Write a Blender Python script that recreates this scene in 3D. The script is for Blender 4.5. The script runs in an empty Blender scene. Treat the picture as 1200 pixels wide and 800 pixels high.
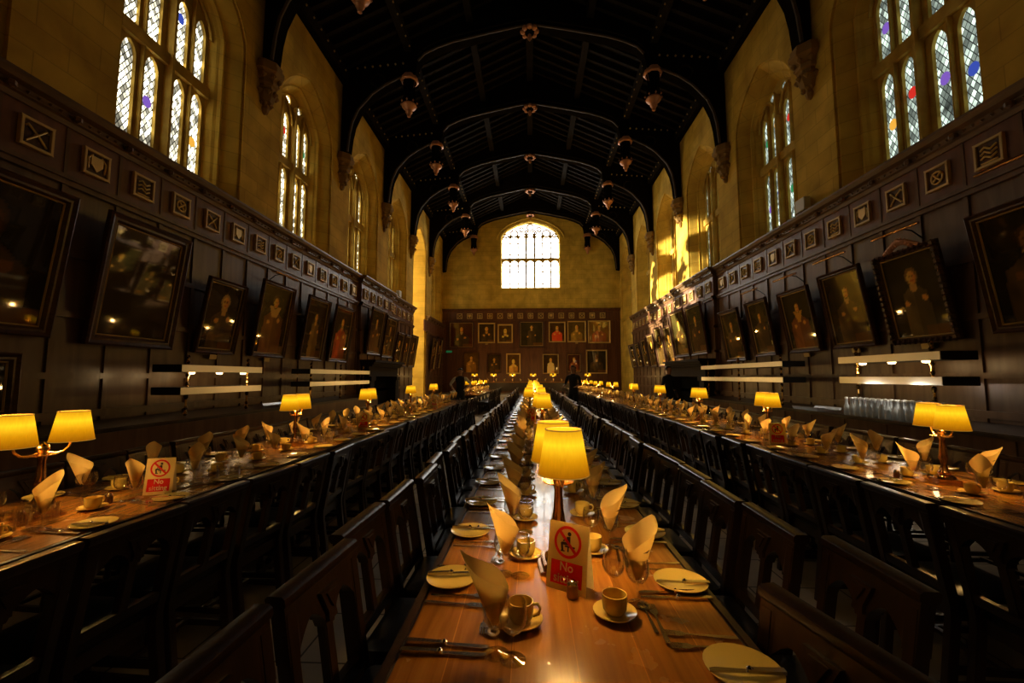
import bpy, bmesh, math, random
from mathutils import Vector, Matrix
random.seed(7)
PI = math.pi
SC = bpy.context.scene
COL = SC.collection
# ------------------------------------------------------------------ camera numbers (image taken as 1200x800)
FPX, CAMZ = 500.0, 1.45
VX, VY = 622.0, 441.0
YAW = math.atan((VX-600)/math.hypot(FPX, VY-400)); PITCH = math.atan((VY-400)/FPX)
RM = (Matrix.Rotation(YAW, 3, 'Z') @ Matrix.Rotation(PI/2+PITCH, 3, 'X'))
RI = RM.transposed()
def px(x, y, z):
    v = RI @ Vector((x, y, z-CAMZ))
    if v.z > -0.05: return (-9999, -9999)
    return (600+FPX*v.x/-v.z, 400-FPX*v.y/-v.z)
def inview(x, y, z, m=25):
    a, b = px(x, y, z)
    return -m < a < 1200+m and -m < b < 800+m

# ------------------------------------------------------------------ mesh builder
class MB:
    def __init__(s): s.v = []; s.f = []; s.m = []
    def add(s, vs, fs, m=0):
        o = len(s.v); s.v += [tuple(p) for p in vs]
        for f in fs: s.f.append([i+o for i in f]); s.m.append(m)
        return s
    def box(s, x0, x1, y0, y1, z0, z1, m=0):
        vs = [(x, y, z) for z in (z0, z1) for y in (y0, y1) for x in (x0, x1)]
        return s.add(vs, [(0,2,3,1),(4,5,7,6),(0,1,5,4),(2,6,7,3),(0,4,6,2),(1,3,7,5)], m)
    def bar(s, p, q, w, h, up=(0,0,1), m=0):
        p, q = Vector(p), Vector(q); d = (q-p).normalized(); u = Vector(up)
        if abs(d.dot(u)) > .98: u = Vector((0,1,0))
        r = d.cross(u).normalized()*w/2; t = r.normalized().cross(d).normalized()*h/2
        vs = [a+i*r+j*t for a in (p, q) for j in (-1, 1) for i in (-1, 1)]
        return s.add(vs, [(0,2,3,1),(4,5,7,6),(0,1,5,4),(2,6,7,3),(0,4,6,2),(1,3,7,5)], m)
    def tube(s, path, r, n=8, m=0):
        P = [Vector(p) for p in path]; k = len(P)
        R = r if isinstance(r, (list, tuple)) else [r]*k
        vs = []; prev = None
        for i, p in enumerate(P):
            d = (P[min(i+1, k-1)]-P[max(i-1, 0)]).normalized()
            if prev is None:
                a = Vector((0,0,1)) if abs(d.z) < .9 else Vector((1,0,0))
                u = d.cross(a).normalized()
            else:
                u = (prev-d*prev.dot(d)).normalized()
            prev = u; w = d.cross(u)
            vs += [p+R[i]*(math.cos(2*PI*j/n)*u+math.sin(2*PI*j/n)*w) for j in range(n)]
        fs = [(i*n+j, i*n+(j+1)%n, (i+1)*n+(j+1)%n, (i+1)*n+j) for i in range(k-1) for j in range(n)]
        fs += [tuple(range(n))[::-1], tuple(range((k-1)*n, k*n))]
        return s.add(vs, fs, m)
    def lathe(s, prof, n=16, c=(0,0,0), a0=0, cap=True, m=0):
        vs = [(c[0]+r*math.cos(a0+2*PI*j/n), c[1]+r*math.sin(a0+2*PI*j/n), c[2]+z) for r, z in prof for j in range(n)]
        k = len(prof)
        fs = [(i*n+j, i*n+(j+1)%n, (i+1)*n+(j+1)%n, (i+1)*n+j) for i in range(k-1) for j in range(n)]
        if cap:
            if prof[0][0] > 0: fs.append(tuple(range(n))[::-1])
            if prof[-1][0] > 0: fs.append(tuple(range((k-1)*n, k*n)))
        return s.add(vs, fs, m)
    def prism(s, poly, mp, d0, d1, m=0):
        n = len(poly)
        vs = [mp(u, v, d0) for u, v in poly]+[mp(u, v, d1) for u, v in poly]
        fs = [tuple(range(n))[::-1], tuple(range(n, 2*n))]+[(i, (i+1)%n, n+(i+1)%n, n+i) for i in range(n)]
        return s.add(vs, fs, m)
    def rings(s, R, closed=True, m=0):
        n = len(R[0]); vs = [p for r in R for p in r]
        e = n if closed else n-1
        fs = [(i*n+j, i*n+(j+1)%n, (i+1)*n+(j+1)%n, (i+1)*n+j) for i in range(len(R)-1) for j in range(e)]
        return s.add(vs, fs, m)
    def merge(s, o, M=None):
        return s.add([(M @ Vector(p)) if M else p for p in o.v], o.f, 0) if not any(o.m) else s._mm(o, M)
    def _mm(s, o, M):
        k = len(s.v); s.v += [tuple(M @ Vector(p)) if M else p for p in o.v]
        for f, m in zip(o.f, o.m): s.f.append([i+k for i in f]); s.m.append(m)
        return s
    def mesh(s, name, mats, smooth=35, bevel=0, weld=True):
        bm = bmesh.new(); bv = [bm.verts.new(p) for p in s.v]
        for f, m in zip(s.f, s.m):
            try:
                if len(set(f)) < 3: continue
                F = bm.faces.new([bv[i] for i in f]); F.material_index = m
            except ValueError: pass
        if weld: bmesh.ops.remove_doubles(bm, verts=bm.verts, dist=1e-5)
        bmesh.ops.recalc_face_normals(bm, faces=bm.faces)
        if bevel:
            es = [e for e in bm.edges if len(e.link_faces) == 2 and e.calc_face_angle(0) > .9]
            bmesh.ops.bevel(bm, geom=es, offset=bevel, segments=2, affect='EDGES', clamp_overlap=True)
        me = bpy.data.meshes.new(name); bm.to_mesh(me); bm.free()
        for mt in (mats if isinstance(mats, (list, tuple)) else [mats]): me.materials.append(mt)
        if smooth:
            for p in me.polygons: p.use_smooth = True
            me.set_sharp_from_angle(angle=math.radians(smooth))
        return me
    def build(s, name, mats, parent=None, smooth=35, bevel=0, weld=True):
        return link(name, s.mesh(name, mats, smooth, bevel, weld), parent)
def link(name, me, parent=None):
    o = bpy.data.objects.new(name, me); COL.objects.link(o)
    if parent: o.parent = parent
    return o
def empty(name, loc=(0,0,0), rz=0):
    o = bpy.data.objects.new(name, None); COL.objects.link(o); o.location = loc; o.rotation_euler = (0,0,rz); o.empty_display_size = .1
    return o
def tag(o, label=None, cat=None, group=None, kind=None):
    if label: o['label'] = label
    if cat: o['category'] = cat
    if group: o['group'] = group
    if kind: o['kind'] = kind
    return o
def struct(o): o['kind'] = 'structure'; return o
def dup(root, loc, rz=0, label=None, group=None, kids=True):
    r = root.copy(); COL.objects.link(r); r.location = loc; r.rotation_euler = (0,0,rz)
    if label: r['label'] = label
    if group: r['group'] = group
    if kids:
        for ch in list(root.children):
            c = ch.copy(); COL.objects.link(c); c.parent = r
            for g in ch.children:
                d = g.copy(); COL.objects.link(d); d.parent = c
    return r
ONES = ['first','second','third','fourth','fifth','sixth','seventh','eighth','ninth','tenth','eleventh','twelfth','thirteenth','fourteenth','fifteenth','sixteenth','seventeenth','eighteenth','nineteenth']
TENS = {20:'twent',30:'thirt',40:'fort',50:'fift',60:'sixt'}
def ordw(n):
    if n < 20: return ONES[n-1]
    t, u = n//10*10, n % 10
    return TENS[t]+'ieth' if u == 0 else TENS[t]+'y-'+ONES[u-1]

# ------------------------------------------------------------------ materials
def mat(name, col, rough=.5, metal=0, spec=.5, coat=0, emit=None, es=0, trans=0, ior=1.45, **k):
    m = bpy.data.materials.new(name); m.use_nodes = True
    b = m.node_tree.nodes['Principled BSDF']; I = b.inputs
    I['Base Color'].default_value = (*col, 1); I['Roughness'].default_value = rough; I['Metallic'].default_value = metal
    I['Specular IOR Level'].default_value = spec; I['Coat Weight'].default_value = coat; I['IOR'].default_value = ior
    I['Transmission Weight'].default_value = trans
    if emit: I['Emission Color'].default_value = (*emit, 1); I['Emission Strength'].default_value = es
    return m
class NT:
    def __init__(s, m): s.t = m.node_tree; s.n = s.t.nodes; s.b = s.n['Principled BSDF']
    def new(s, ty, **k):
        n = s.n.new(ty)
        for a, v in k.items(): setattr(n, a, v)
        return n
    def l(s, a, b): s.t.links.new(a, b)
    def math(s, op, a, b=None):
        n = s.n.new('ShaderNodeMath'); n.operation = op
        for i, x in enumerate((a, b)):
            if x is None: continue
            if isinstance(x, (int, float)): n.inputs[i].default_value = x
            else: s.l(x, n.inputs[i])
        return n.outputs[0]
    def pos(s): return s.new('ShaderNodeTexCoord').outputs['Object']
    def ramp(s, fac, stops):
        r = s.new('ShaderNodeValToRGB'); e = r.color_ramp.elements
        while len(e) < len(stops): e.new(.5)
        for i, (p, c) in enumerate(stops): e[i].position = p; e[i].color = (*c, 1)
        s.l(fac, r.inputs[0]); return r.outputs[0]
    def bump(s, h, st, dist=.02):
        b = s.new('ShaderNodeBump'); b.inputs['Strength'].default_value = st; b.inputs['Distance'].default_value = dist
        s.l(h, b.inputs['Height']); s.l(b.outputs[0], s.b.inputs['Normal'])
    def mapv(s, v, sc):
        n = s.new('ShaderNodeMapping'); n.inputs['Scale'].default_value = sc; s.l(v, n.inputs[0]); return n.outputs[0]
    def noise(s, v, sc, det=4, dist=0):
        n = s.new('ShaderNodeTexNoise'); n.inputs['Scale'].default_value = sc; n.inputs['Detail'].default_value = det; n.inputs['Distortion'].default_value = dist
        s.l(v, n.inputs['Vector']); return n.outputs['Fac']
def wood(name, c0, c1, rough, grain=(1,1,14), sc=3, coat=0, bump=.15, spec=.5):
    m = mat(name, c0, rough, coat=coat, spec=spec); t = NT(m)
    v = t.mapv(t.pos(), grain); f = t.noise(v, sc, 6, .8)
    t.l(t.ramp(f, [(.3, c0), (.7, c1)]), t.b.inputs['Base Color'])
    t.bump(f, bump, .005); return m
def stone(name, plane, c0, c1, cm):
    m = mat(name, c0, .9, spec=.2); t = NT(m); p = t.pos()
    sx = t.new('ShaderNodeSeparateXYZ'); t.l(p, sx.inputs[0]); cx = t.new('ShaderNodeCombineXYZ')
    t.l(sx.outputs[plane], cx.inputs[0]); t.l(sx.outputs[2], cx.inputs[1])
    b = t.new('ShaderNodeTexBrick'); b.inputs['Scale'].default_value = 1
    b.inputs['Brick Width'].default_value = .78; b.inputs['Row Height'].default_value = .34; b.inputs['Mortar Size'].default_value = .008
    b.inputs['Color1'].default_value = (*c0, 1); b.inputs['Color2'].default_value = (*c1, 1); b.inputs['Mortar'].default_value = (*cm, 1)
    t.l(cx.outputs[0], b.inputs['Vector'])
    n = t.noise(p, 1.3, 6, .3); mx = t.new('ShaderNodeMix', data_type='RGBA', blend_type='MULTIPLY'); mx.inputs[0].default_value = .75
    t.l(b.outputs[0], mx.inputs[6]); t.l(t.ramp(n, [(.3, (.5,.46,.38)), (.65, (1,1,1))]), mx.inputs[7]); t.l(mx.outputs[2], t.b.inputs['Base Color'])
    t.bump(b.outputs[1], -.3, .01); return m
M = {}
SC0, SC1, SCM = (.80,.525,.085), (.70,.445,.068), (.58,.37,.06)
M['stone'] = stone('honey_stone_side', 1, SC0, SC1, SCM)
M['stone_end'] = stone('honey_stone_end', 0, (.86,.61,.12), (.78,.55,.10), (.6,.40,.075))
m = mat('carved_stone', (.42,.275,.085), .85, spec=.2); t = NT(m); t.l(t.ramp(t.noise(t.pos(), 4, 5), [(.3, (.42,.26,.045)), (.7, (.62,.41,.085))]), t.b.inputs['Base Color']); M['stone_trim'] = m
M['corbel'] = mat('brown_corbel_stone', (.30,.18,.06), .85, spec=.2)  # darker brown than the wall stone
M['panel'] = wood('oak_panelling', (.10,.047,.023), (.19,.105,.056), .30, (1,1,.12), 6)
M['frieze'] = wood('red_brown_frieze', (.12,.046,.024), (.20,.085,.045), .4, (1,1,.3), 6)
M['panel_end'] = wood('red_oak_panelling', (.085,.028,.010), (.15,.056,.021), .5, (1,1,.12), 6)
M['cornice'] = wood('oak_cornice', (.11,.06,.026), (.21,.12,.055), .4, (1,.2,1), 8)
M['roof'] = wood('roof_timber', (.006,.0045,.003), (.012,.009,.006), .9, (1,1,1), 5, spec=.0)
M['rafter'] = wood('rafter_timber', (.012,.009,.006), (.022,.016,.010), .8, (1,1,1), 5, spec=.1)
M['rib'] = mat('lit_rib_timber', (.085,.062,.04), .6, spec=.3)  # paler than the roof timber: light on the arch edges painted in
M['chair'] = wood('dark_chair_oak', (.016,.0075,.004), (.036,.016,.007), .28, (6,6,.8), 5, spec=.55)
M['hearth_black'] = mat('matte_black', (.006,.005,.004), .95, spec=.05); M['mantelwood'] = mat('black_oak_mantel', (.02,.012,.008), .7, spec=.2)
M['leather'] = mat('black_leather', (.008,.008,.009), .3, spec=.6); t = NT(M['leather']); t.bump(t.noise(t.pos(), 90, 3), .15, .003)
M['frame'] = wood('dark_frame', (.045,.018,.009), (.11,.045,.018), .35, (1,1,1), 12)
M['gilt'] = mat('old_gilt', (.75,.52,.18), .42, metal=.3); t = NT(M['gilt']); t.bump(t.noise(t.pos(), 40, 4), .5, .01)
M['dullgilt'] = mat('dull_gilt', (.66,.46,.18), .45, metal=.15)
M['rose'] = mat('copper_gilt', (.50,.21,.085), .4, metal=.5, emit=(.62,.25,.10), es=.012)  # weak emission painted in as light caught by the gilding
M['silver'] = mat('silver', (.62,.55,.46), .2, metal=1)
M['steel'] = mat('brushed_steel', (.72,.70,.66), .32, metal=1)
M['blackmetal'] = mat('black_metal', (.012,.011,.010), .4)
M['brass'] = mat('brass', (.68,.42,.14), .22, metal=1)
M['bronze'] = mat('bronze', (.42,.22,.10), .22, metal=1)
M['ceramic'] = mat('cream_ceramic', (.80,.59,.15), .18, coat=.4)
def thin_glass(name, tint, k):
    m = mat(name, tint, .02); t = NT(m); tr = t.new('ShaderNodeBsdfTransparent'); tr.inputs[0].default_value = (*tint, 1)
    gl = t.new('ShaderNodeBsdfGlossy'); gl.inputs['Roughness'].default_value = .03; fr = t.new('ShaderNodeLayerWeight'); fr.inputs[0].default_value = .5; ff = t.math('POWER', fr.outputs[1], 2.6)
    mx = t.new('ShaderNodeMixShader'); f = t.math('ADD', t.math('MULTIPLY', ff, k), .09); t.l(f, mx.inputs[0]); t.l(tr.outputs[0], mx.inputs[1]); t.l(gl.outputs[0], mx.inputs[2]); t.l(mx.outputs[0], t.n['Material Output'].inputs[0]); return m
M['glass'] = thin_glass('clear_glass', (.96,.95,.92), 1.0)
M['bottleglass'] = thin_glass('pale_bottle_glass', (.95,.98,1), .7)
t = NT(M['bottleglass']); df = t.new('ShaderNodeBsdfDiffuse'); df.inputs[0].default_value = (.92,.95,.97,1); mx = t.new('ShaderNodeMixShader'); mx.inputs[0].default_value = .4
old = t.n['Material Output'].inputs[0].links[0].from_socket; t.l(old, mx.inputs[1]); t.l(df.outputs[0], mx.inputs[2]); t.l(mx.outputs[0], t.n['Material Output'].inputs[0])
def thin_card(name, c, f):
    m = mat(name, c, .5); t = NT(m); tr = t.new('ShaderNodeBsdfTranslucent'); tr.inputs[0].default_value = (*[min(1, q*1.15) for q in c], 1)
    mx = t.new('ShaderNodeMixShader'); mx.inputs[0].default_value = f; t.l(t.b.outputs[0], mx.inputs[1]); t.l(tr.outputs[0], mx.inputs[2]); t.l(mx.outputs[0], t.n['Material Output'].inputs[0]); return m
M['card'] = thin_card('cream_card', (.95,.74,.32), .5)
M['red'] = thin_card('red_print', (.80,.025,.016), .5)
M['blackprint'] = mat('black_print', (.03,.008,.008), .5)
M['white'] = thin_card('white_print', (.98,.85,.6), .5)
M['paper'] = mat('brass_plaque', (.48,.33,.12), .4, metal=.4)
M['skin'] = mat('skin', (.42,.22,.13), .5); M['shirt'] = mat('white_shirt', (.6,.57,.52), .8); M['black'] = mat('black_cloth', (.012,.012,.014), .8)
M['hair'] = mat('dark_hair', (.02,.011,.006), .5); M['brownhair'] = mat('brown_hair', (.09,.04,.015), .5)
M['green'] = mat('green_lit_sign', (.02,.2,.06), .4, emit=(.05,.5,.18), es=.12)
M['plasticwhite'] = mat('white_plastic', (.75,.73,.68), .5)
# napkin: cloth that lets some light through
m = mat('cream_linen', (.86,.62,.23), .85, spec=.2); t = NT(m); tr = t.new('ShaderNodeBsdfTranslucent'); tr.inputs[0].default_value = (.9,.60,.18,1)
mx = t.new('ShaderNodeMixShader'); mx.inputs[0].default_value = .4; t.l(t.b.outputs[0], mx.inputs[1]); t.l(tr.outputs[0], mx.inputs[2]); t.l(mx.outputs[0], t.n['Material Output'].inputs[0])
t.bump(t.noise(t.pos(), 160, 2), .1, .002); M['napkin'] = m
# lamp shade: fabric lit from inside, hottest near the bulb
def shade_mat(name, k):
    m = mat(name, (.20,.08,.005), .8, spec=.1); t = NT(m); s = t.new('ShaderNodeSeparateXYZ'); t.l(t.pos(), s.inputs[0])
    h = t.math('MULTIPLY_ADD', s.outputs[2], 6.6)
    t.l(t.ramp(h, [(0, (.60,.19,.002)), (.35, (.84,.34,.003)), (.68, (1,.57,.012)), (1, (.80,.36,.006))]), t.b.inputs['Emission Color'])
    st = t.ramp(h, [(0, (.50,)*3), (.4, (.82,)*3), (.7, (1.15,)*3), (1, (.85,)*3)])
    nz = t.noise(t.mapv(t.pos(), (30, 30, 4)), 5, 3); t.l(t.math('MULTIPLY', st, t.math('MULTIPLY_ADD', nz, .35)), t.b.inputs['Emission Strength'])
    for n in t.n:
        if n.type == 'MATH' and n.operation == 'MULTIPLY_ADD':
            n.inputs[2].default_value = .0 if n.inputs[1].default_value > 1 else .8*k
            if n.inputs[1].default_value < 1: n.inputs[1].default_value = .35*k
    return m
M['shade'] = shade_mat('amber_lampshade', 1.15)
M['bulb'] = mat('bulb', (1,.8,.4), .4, emit=(1,.62,.18), es=14)
# table top: planks running down the hall
m = mat('polished_table_oak', (.3,.12,.03), .24, coat=.25, spec=.5); t = NT(m); p = t.pos()
sx = t.new('ShaderNodeSeparateXYZ'); t.l(p, sx.inputs[0]); cb = t.new('ShaderNodeCombineXYZ'); t.l(sx.outputs[1], cb.inputs[0]); t.l(sx.outputs[0], cb.inputs[1])
b = t.new('ShaderNodeTexBrick'); b.inputs['Scale'].default_value = 1; b.inputs['Brick Width'].default_value = 6; b.inputs['Row Height'].default_value = .158; b.inputs['Mortar Size'].default_value = .0012
b.inputs['Color1'].default_value = (1,1,1,1); b.inputs['Color2'].default_value = (.72,.68,.6,1); b.inputs['Mortar'].default_value = (1.6,1.5,1.2,1); t.l(cb.outputs[0], b.inputs['Vector'])
f = t.noise(t.mapv(p, (14, .9, 4)), 3, 6, .6); c = t.ramp(f, [(.25, (.25,.092,.011)), (.5, (.36,.145,.019)), (.75, (.46,.20,.03))])
mx = t.new('ShaderNodeMix', data_type='RGBA', blend_type='MULTIPLY'); mx.inputs[0].default_value = .8; t.l(c, mx.inputs[6]); t.l(b.outputs[0], mx.inputs[7]); t.l(mx.outputs[2], t.b.inputs['Base Color']); t.bump(f, .06, .004)
t.l(t.math('MULTIPLY_ADD', t.noise(p, 7, 4), .18), t.b.inputs['Roughness'])
for n in t.n:
    if n.type == 'MATH': n.inputs[2].default_value = .16
M['table'] = m
# floor flags
m = mat('stone_flags', (.2,.18,.15), .55); t = NT(m); p = t.pos()
b = t.new('ShaderNodeTexBrick'); b.inputs['Scale'].default_value = 1; b.inputs['Brick Width'].default_value = .6; b.inputs['Row Height'].default_value = .45; b.inputs['Mortar Size'].default_value = .006
b.inputs['Color1'].default_value = (.58,.50,.40,1); b.inputs['Color2'].default_value = (.48,.41,.32,1); b.inputs['Mortar'].default_value = (.08,.065,.05,1); t.l(p, b.inputs['Vector'])
mx = t.new('ShaderNodeMix', data_type='RGBA', blend_type='MULTIPLY'); mx.inputs[0].default_value = .6; t.l(b.outputs[0], mx.inputs[6]); t.l(t.ramp(t.noise(p, 3, 5), [(.3, (.6,.6,.6)), (.7, (1,1,1))]), mx.inputs[7]); t.l(mx.outputs[2], t.b.inputs['Base Color']); M['floor'] = m
# leaded window glass, daylight behind it
def leaded(name, plane, col, strength, cell=7.5, lead=.09, var=.75):
    m = mat(name, (.05,.05,.05), .2); t = NT(m); s = t.new('ShaderNodeSeparateXYZ'); t.l(t.pos(), s.inputs[0])
    u = s.outputs[plane]; v = s.outputs[2]
    a = t.math('MULTIPLY', t.math('ADD', t.math('MULTIPLY', u, 1.7), v), cell); c = t.math('MULTIPLY', t.math('SUBTRACT', t.math('MULTIPLY', u, 1.7), v), cell)
    ga = t.math('GREATER_THAN', t.math('FRACT', a), lead*1.6); gc = t.math('GREATER_THAN', t.math('FRACT', c), lead*1.6)
    cm = t.new('ShaderNodeCombineXYZ'); t.l(t.math('FLOOR', a), cm.inputs[0]); t.l(t.math('FLOOR', c), cm.inputs[1])
    w = t.new('ShaderNodeTexWhiteNoise', noise_dimensions='2D'); t.l(cm.outputs[0], w.inputs['Vector'])
    nz = t.noise(t.pos(), 2.2, 5, .6)
    wp = t.math('POWER', w.outputs[0], 2.2)
    k = t.math('MULTIPLY', t.math('MULTIPLY', ga, gc), t.math('ADD', t.math('MULTIPLY', wp, var), 1-var))
    k = t.math('MULTIPLY', k, t.math('MULTIPLY', t.math('SUBTRACT', nz, .22), 2.6*strength))
    t.l(t.math('MAXIMUM', k, .015), t.b.inputs['Emission Strength']); t.b.inputs['Emission Color'].default_value = (*col, 1)
    return m
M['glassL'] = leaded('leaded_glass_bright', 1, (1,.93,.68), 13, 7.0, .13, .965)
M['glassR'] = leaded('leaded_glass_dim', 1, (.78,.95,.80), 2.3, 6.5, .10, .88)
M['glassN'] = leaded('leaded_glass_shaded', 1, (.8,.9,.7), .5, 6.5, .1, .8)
M['glassE'] = leaded('end_window_glass', 0, (1,.965,.88), 13, 5, .02, .15)
M['glassO'] = leaded('oriel_glass', 1, (1,.84,.5), 20, 4, .05, .3)
for nm, c, e in (('violet', (.25,.12,.6), .8), ('ruby', (.7,.03,.02), .9), ('emerald', (.03,.35,.12), .7), ('azure', (.05,.09,.5), .8), ('amber', (.85,.42,.05), 1.0), ('pearl', (.8,.75,.95), 1.6)):
    M[nm] = mat('stained_'+nm, (.02,.02,.02), .3, emit=c, es=e)
# painted canvas: colours carried on the mesh
m = mat('varnished_canvas', (.1,.1,.1), .5, coat=1, spec=.05); t = NT(m); a = t.new('ShaderNodeVertexColor', layer_name='paint'); t.l(a.outputs[0], t.b.inputs['Base Color'])
t.b.inputs['Coat Roughness'].default_value = .035; t.b.inputs['Coat Tint'].default_value = (1,.72,.30,1); t.bump(t.noise(t.pos(), 12, 3), .05, .006); M['canvas'] = m

# ------------------------------------------------------------------ setting: hall shell
HW, HD, Y0 = 6.1, 29.2, -2.5
ZP, ZT = 4.95, 11.1               # top of panelling, top of wall
def arch(a, zs, ap, n=18):        # pointed, slightly depressed arch from -a to a
    out = []
    for i in range(n+1):
        tt = -math.cos(PI*i/n); out.append((a*tt, zs+(ap-zs)*(.72*math.sqrt(max(0, 1-tt*tt))+.28*(1-abs(tt)))))
    return out
def outline(a, zb, zs, ap, n=18): return [(-a, zb)]+arch(a, zs, ap, n)+[(a, zb)]
PROF = [(0,1.42,4.97),(.0,1.36,5.0),(.05,1.36,5.03),(.05,1.31,5.06),(.10,1.27,5.08),(.30,1.12,5.25),(.30,1.07,5.26),(.36,1.04,5.3),(.40,1.0,5.33),(.52,.92,5.40)]
def plate_cell(mb, mp, u0, u1, z0, z1, hu, hz0, hs, ha, d0, d1, w, n=8):
    # stone plate over u0..u1,z0..z1 with one arched light (centre hu, half width w); front at d0, back at d1
    A = [(hu+x, z) for x, z in arch(w, hs, ha, n)]
    F = lambda u, z, d=d0: mp(u, z, d)
    q = []
    def quad(a, b, c, d): o = len(q); q.extend([F(*a), F(*b), F(*c), F(*d)])
    quad((u0,z0),(hu-w,z0),(hu-w,z1),(u0,z1)); quad((hu+w,z0),(u1,z0),(u1,z1),(hu+w,z1)); quad((hu-w,z0),(hu+w,z0),(hu+w,hz0),(hu-w,hz0))
    for i in range(n): quad(A[i], A[i+1], (A[i+1][0], z1), (A[i][0], z1))
    mb.add(q, [(4*i,4*i+1,4*i+2,4*i+3) for i in range(len(q)//4)])
    ring = [(hu-w,hz0)]+A+[(hu+w,hz0)]
    mb.rings([[F(u,z) for u,z in ring],[F(hu+(u-hu)*.93,z,d1) for u,z in ring]])
    return [(hu+(u-hu)*1.05, z) for u, z in ring]
LIGHTS = [-.715,-.285,.285,.715]; EDG = [-.95,-.5,0,.5,.95]
wn = [0]
def side_window(s, c, glass, empty_light=None):
    wn[0] += 1
    X = s*HW
    mp = lambda u, z, d: (X+s*d, c+u, z)
    mb = MB()
    for i, h in enumerate(LIGHTS):
        plate_cell(mb, mp, EDG[i], EDG[i+1], 5.3, 7.3, h, 5.45, 6.8, 7.05, .52, .60, .132)
        plate_cell(mb, mp, EDG[i], EDG[i+1], 7.3, 8.72, h, 7.34, 8.32, 8.62, .52, .60, .132)
    top = [(u, max(z, 8.72)) for u, z in arch(.96, 8.3, 9.30, 16)]
    mb.prism([(-.96,8.7)]+top+[(.96,8.7)], mp, .52, .66)
    for e in EDG:                                     # moulded mullions and transom
        w, d = (.055,.38) if e == 0 else (.03,.45)
        if abs(e) < .9: mb.prism([(e-w,5.36),(e+w,5.36),(e+w,8.9),(e-w,8.9)], lambda u, z, dd: mp(e+(u-e)*(1 if dd > .5 else .45), z, dd), d, .53)
    mb.prism([(-.93,7.08),(.93,7.08),(.93,7.3),(-.93,7.3)], mp, .44, .53)
    for h in (-.5, .5):                                # sub-arch ribs of the tracery
        mb.tube([mp(h+x, z, .48) for x, z in arch(.44, 8.35, 9.0, 10)], .035, 6)
        mb.tube([mp(h*.55+.13*math.cos(a), 8.98+.13*math.sin(a), .5) for a in [i*PI/6 for i in range(13)]], .022, 6)
    w = struct(mb.build('window_%d' % wn[0], M['stone_trim'], smooth=30))
    for i, h in enumerate(LIGHTS):
        for zb, zs, za in ((5.44,6.8,7.05),(7.33,8.32,8.62)):
            g = MB(); pts = [(h+u, z) for u, z in outline(.137, zb, zs, za, 8)]
            g.add([mp(u, z, .575) for u, z in pts], [tuple(range(len(pts)))]); g.build('pane', glass, w, 0)
            rz = zb+.62+.16*((i*7+wn[0]*3) % 3)
            key = ['violet','emerald','ruby','azure','amber'][(i*2+wn[0]+(zb > 6)) % 5]
            if (i+wn[0]) % 2 == (1 if zb > 6 else 0) or s > 0:
                r = MB(); r.lathe([(.0,0),(.045,0),(.085,.001)], 12)
                rr = MB(); rr.v = [mp(h+x, rz+y*1.25, .568) for x, y, z in r.v]; rr.f = r.f; rr.m = r.m
                ob = rr.build('stained_roundel', M[key], w, 0); ob['label'] = key+' stained glass roundel'
    sm = MB(); sm.add([mp(h+.1*math.cos(k*PI/4), 8.98+.1*math.sin(k*PI/4), .515) for h in (-.27,.27) for k in range(8)], [tuple(range(8)), tuple(range(8,16))])
    sm.build('tracery_pane', glass, w, 0)
    return w
CEN = [-.93+4*k for k in range(8)]     # -.93, 3.07, 7.07 ... 27.07
def side_wall(s, name, oriel=None):
    X = s*HW; mb = MB(); F = lambda u, z, d=0: (X+s*d, u, z)
    def quad(u0, u1, z0, z1): mb.add([F(u0,z0),F(u1,z0),F(u1,z1),F(u0,z1)], [(0,1,2,3)])
    prev = Y0
    for c in CEN:
        P = PROF
        zb0 = ZP
        if c == oriel:
            P = [(0,1.42,.0),(.06,1.34,.0),(.06,1.30,.0),(.8,1.2,.0),(1.9,1.2,.0)]; zb0 = 0
        a = P[0][1]; zs = 8.4; ap = 9.8
        if c == CEN[0]: continue
        quad(prev, c-a, 0, ZT); prev = c+a
        A = [(c+u, z) for u, z in arch(a, zs, ap)]
        for i in range(len(A)-1): mb.add([F(*A[i]),F(*A[i+1]),F(A[i+1][0],ZT),F(A[i][0],ZT)], [(0,1,2,3)])
        if zb0: quad(c-a, c+a, 0, P[0][2])
        R = []
        for d, aa, zb in P:
            k = (P[0][1]-aa)
            R.append([F(c+u, z, d) for u, z in outline(aa, zb, zs-.15*k, ap-k*1.0)])
        mb.rings(R, closed=bool(zb0))
    quad(prev, HD, 0, ZT)
    return struct(mb.build(name, M['stone'], smooth=0))
side_wall(-1, 'wall_left', CEN[6]); side_wall(1, 'wall_right')
for s_ in (-1, 1): side_window(s_, CEN[1], M['glassN'])
for c in CEN[2:6]+CEN[7:]: side_window(-1, c, M['glassL'])
for c in CEN[2:8]: side_window(1, c, M['glassR'])
# oriel recess window on the left, beyond the panelling
wn[0] += 1
mb = MB(); mp = lambda u, z, d: (-HW-d, CEN[6]+u, z)
for i in range(4):
    for z0, z1 in ((1.2,3.6),(3.6,6.2),(6.2,8.7)):
        plate_cell(mb, mp, -1.22+.61*i, -.61+.61*i, z0, z1, -.915+.61*i, z0+.1, z1-.6, z1-.25, 1.85, 1.95, .24)
mb.prism([(-1.22,0),(1.22,0),(1.22,1.2),(-1.22,1.2)], mp, 1.85, 1.95); mb.prism([(-1.22,8.7),(1.22,8.7),(1.22,9.7),(-1.22,9.7)], mp, 1.85, 1.95)
ow = struct(mb.build('window_%d' % wn[0], M['stone_trim'], smooth=0))
g = MB(); g.add([mp(-1.2,1.25,1.93),mp(1.2,1.25,1.93),mp(1.2,8.7,1.93),mp(-1.2,8.7,1.93)], [(0,1,2,3)]); g.build('pane', M['glassO'], ow, 0)
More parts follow.
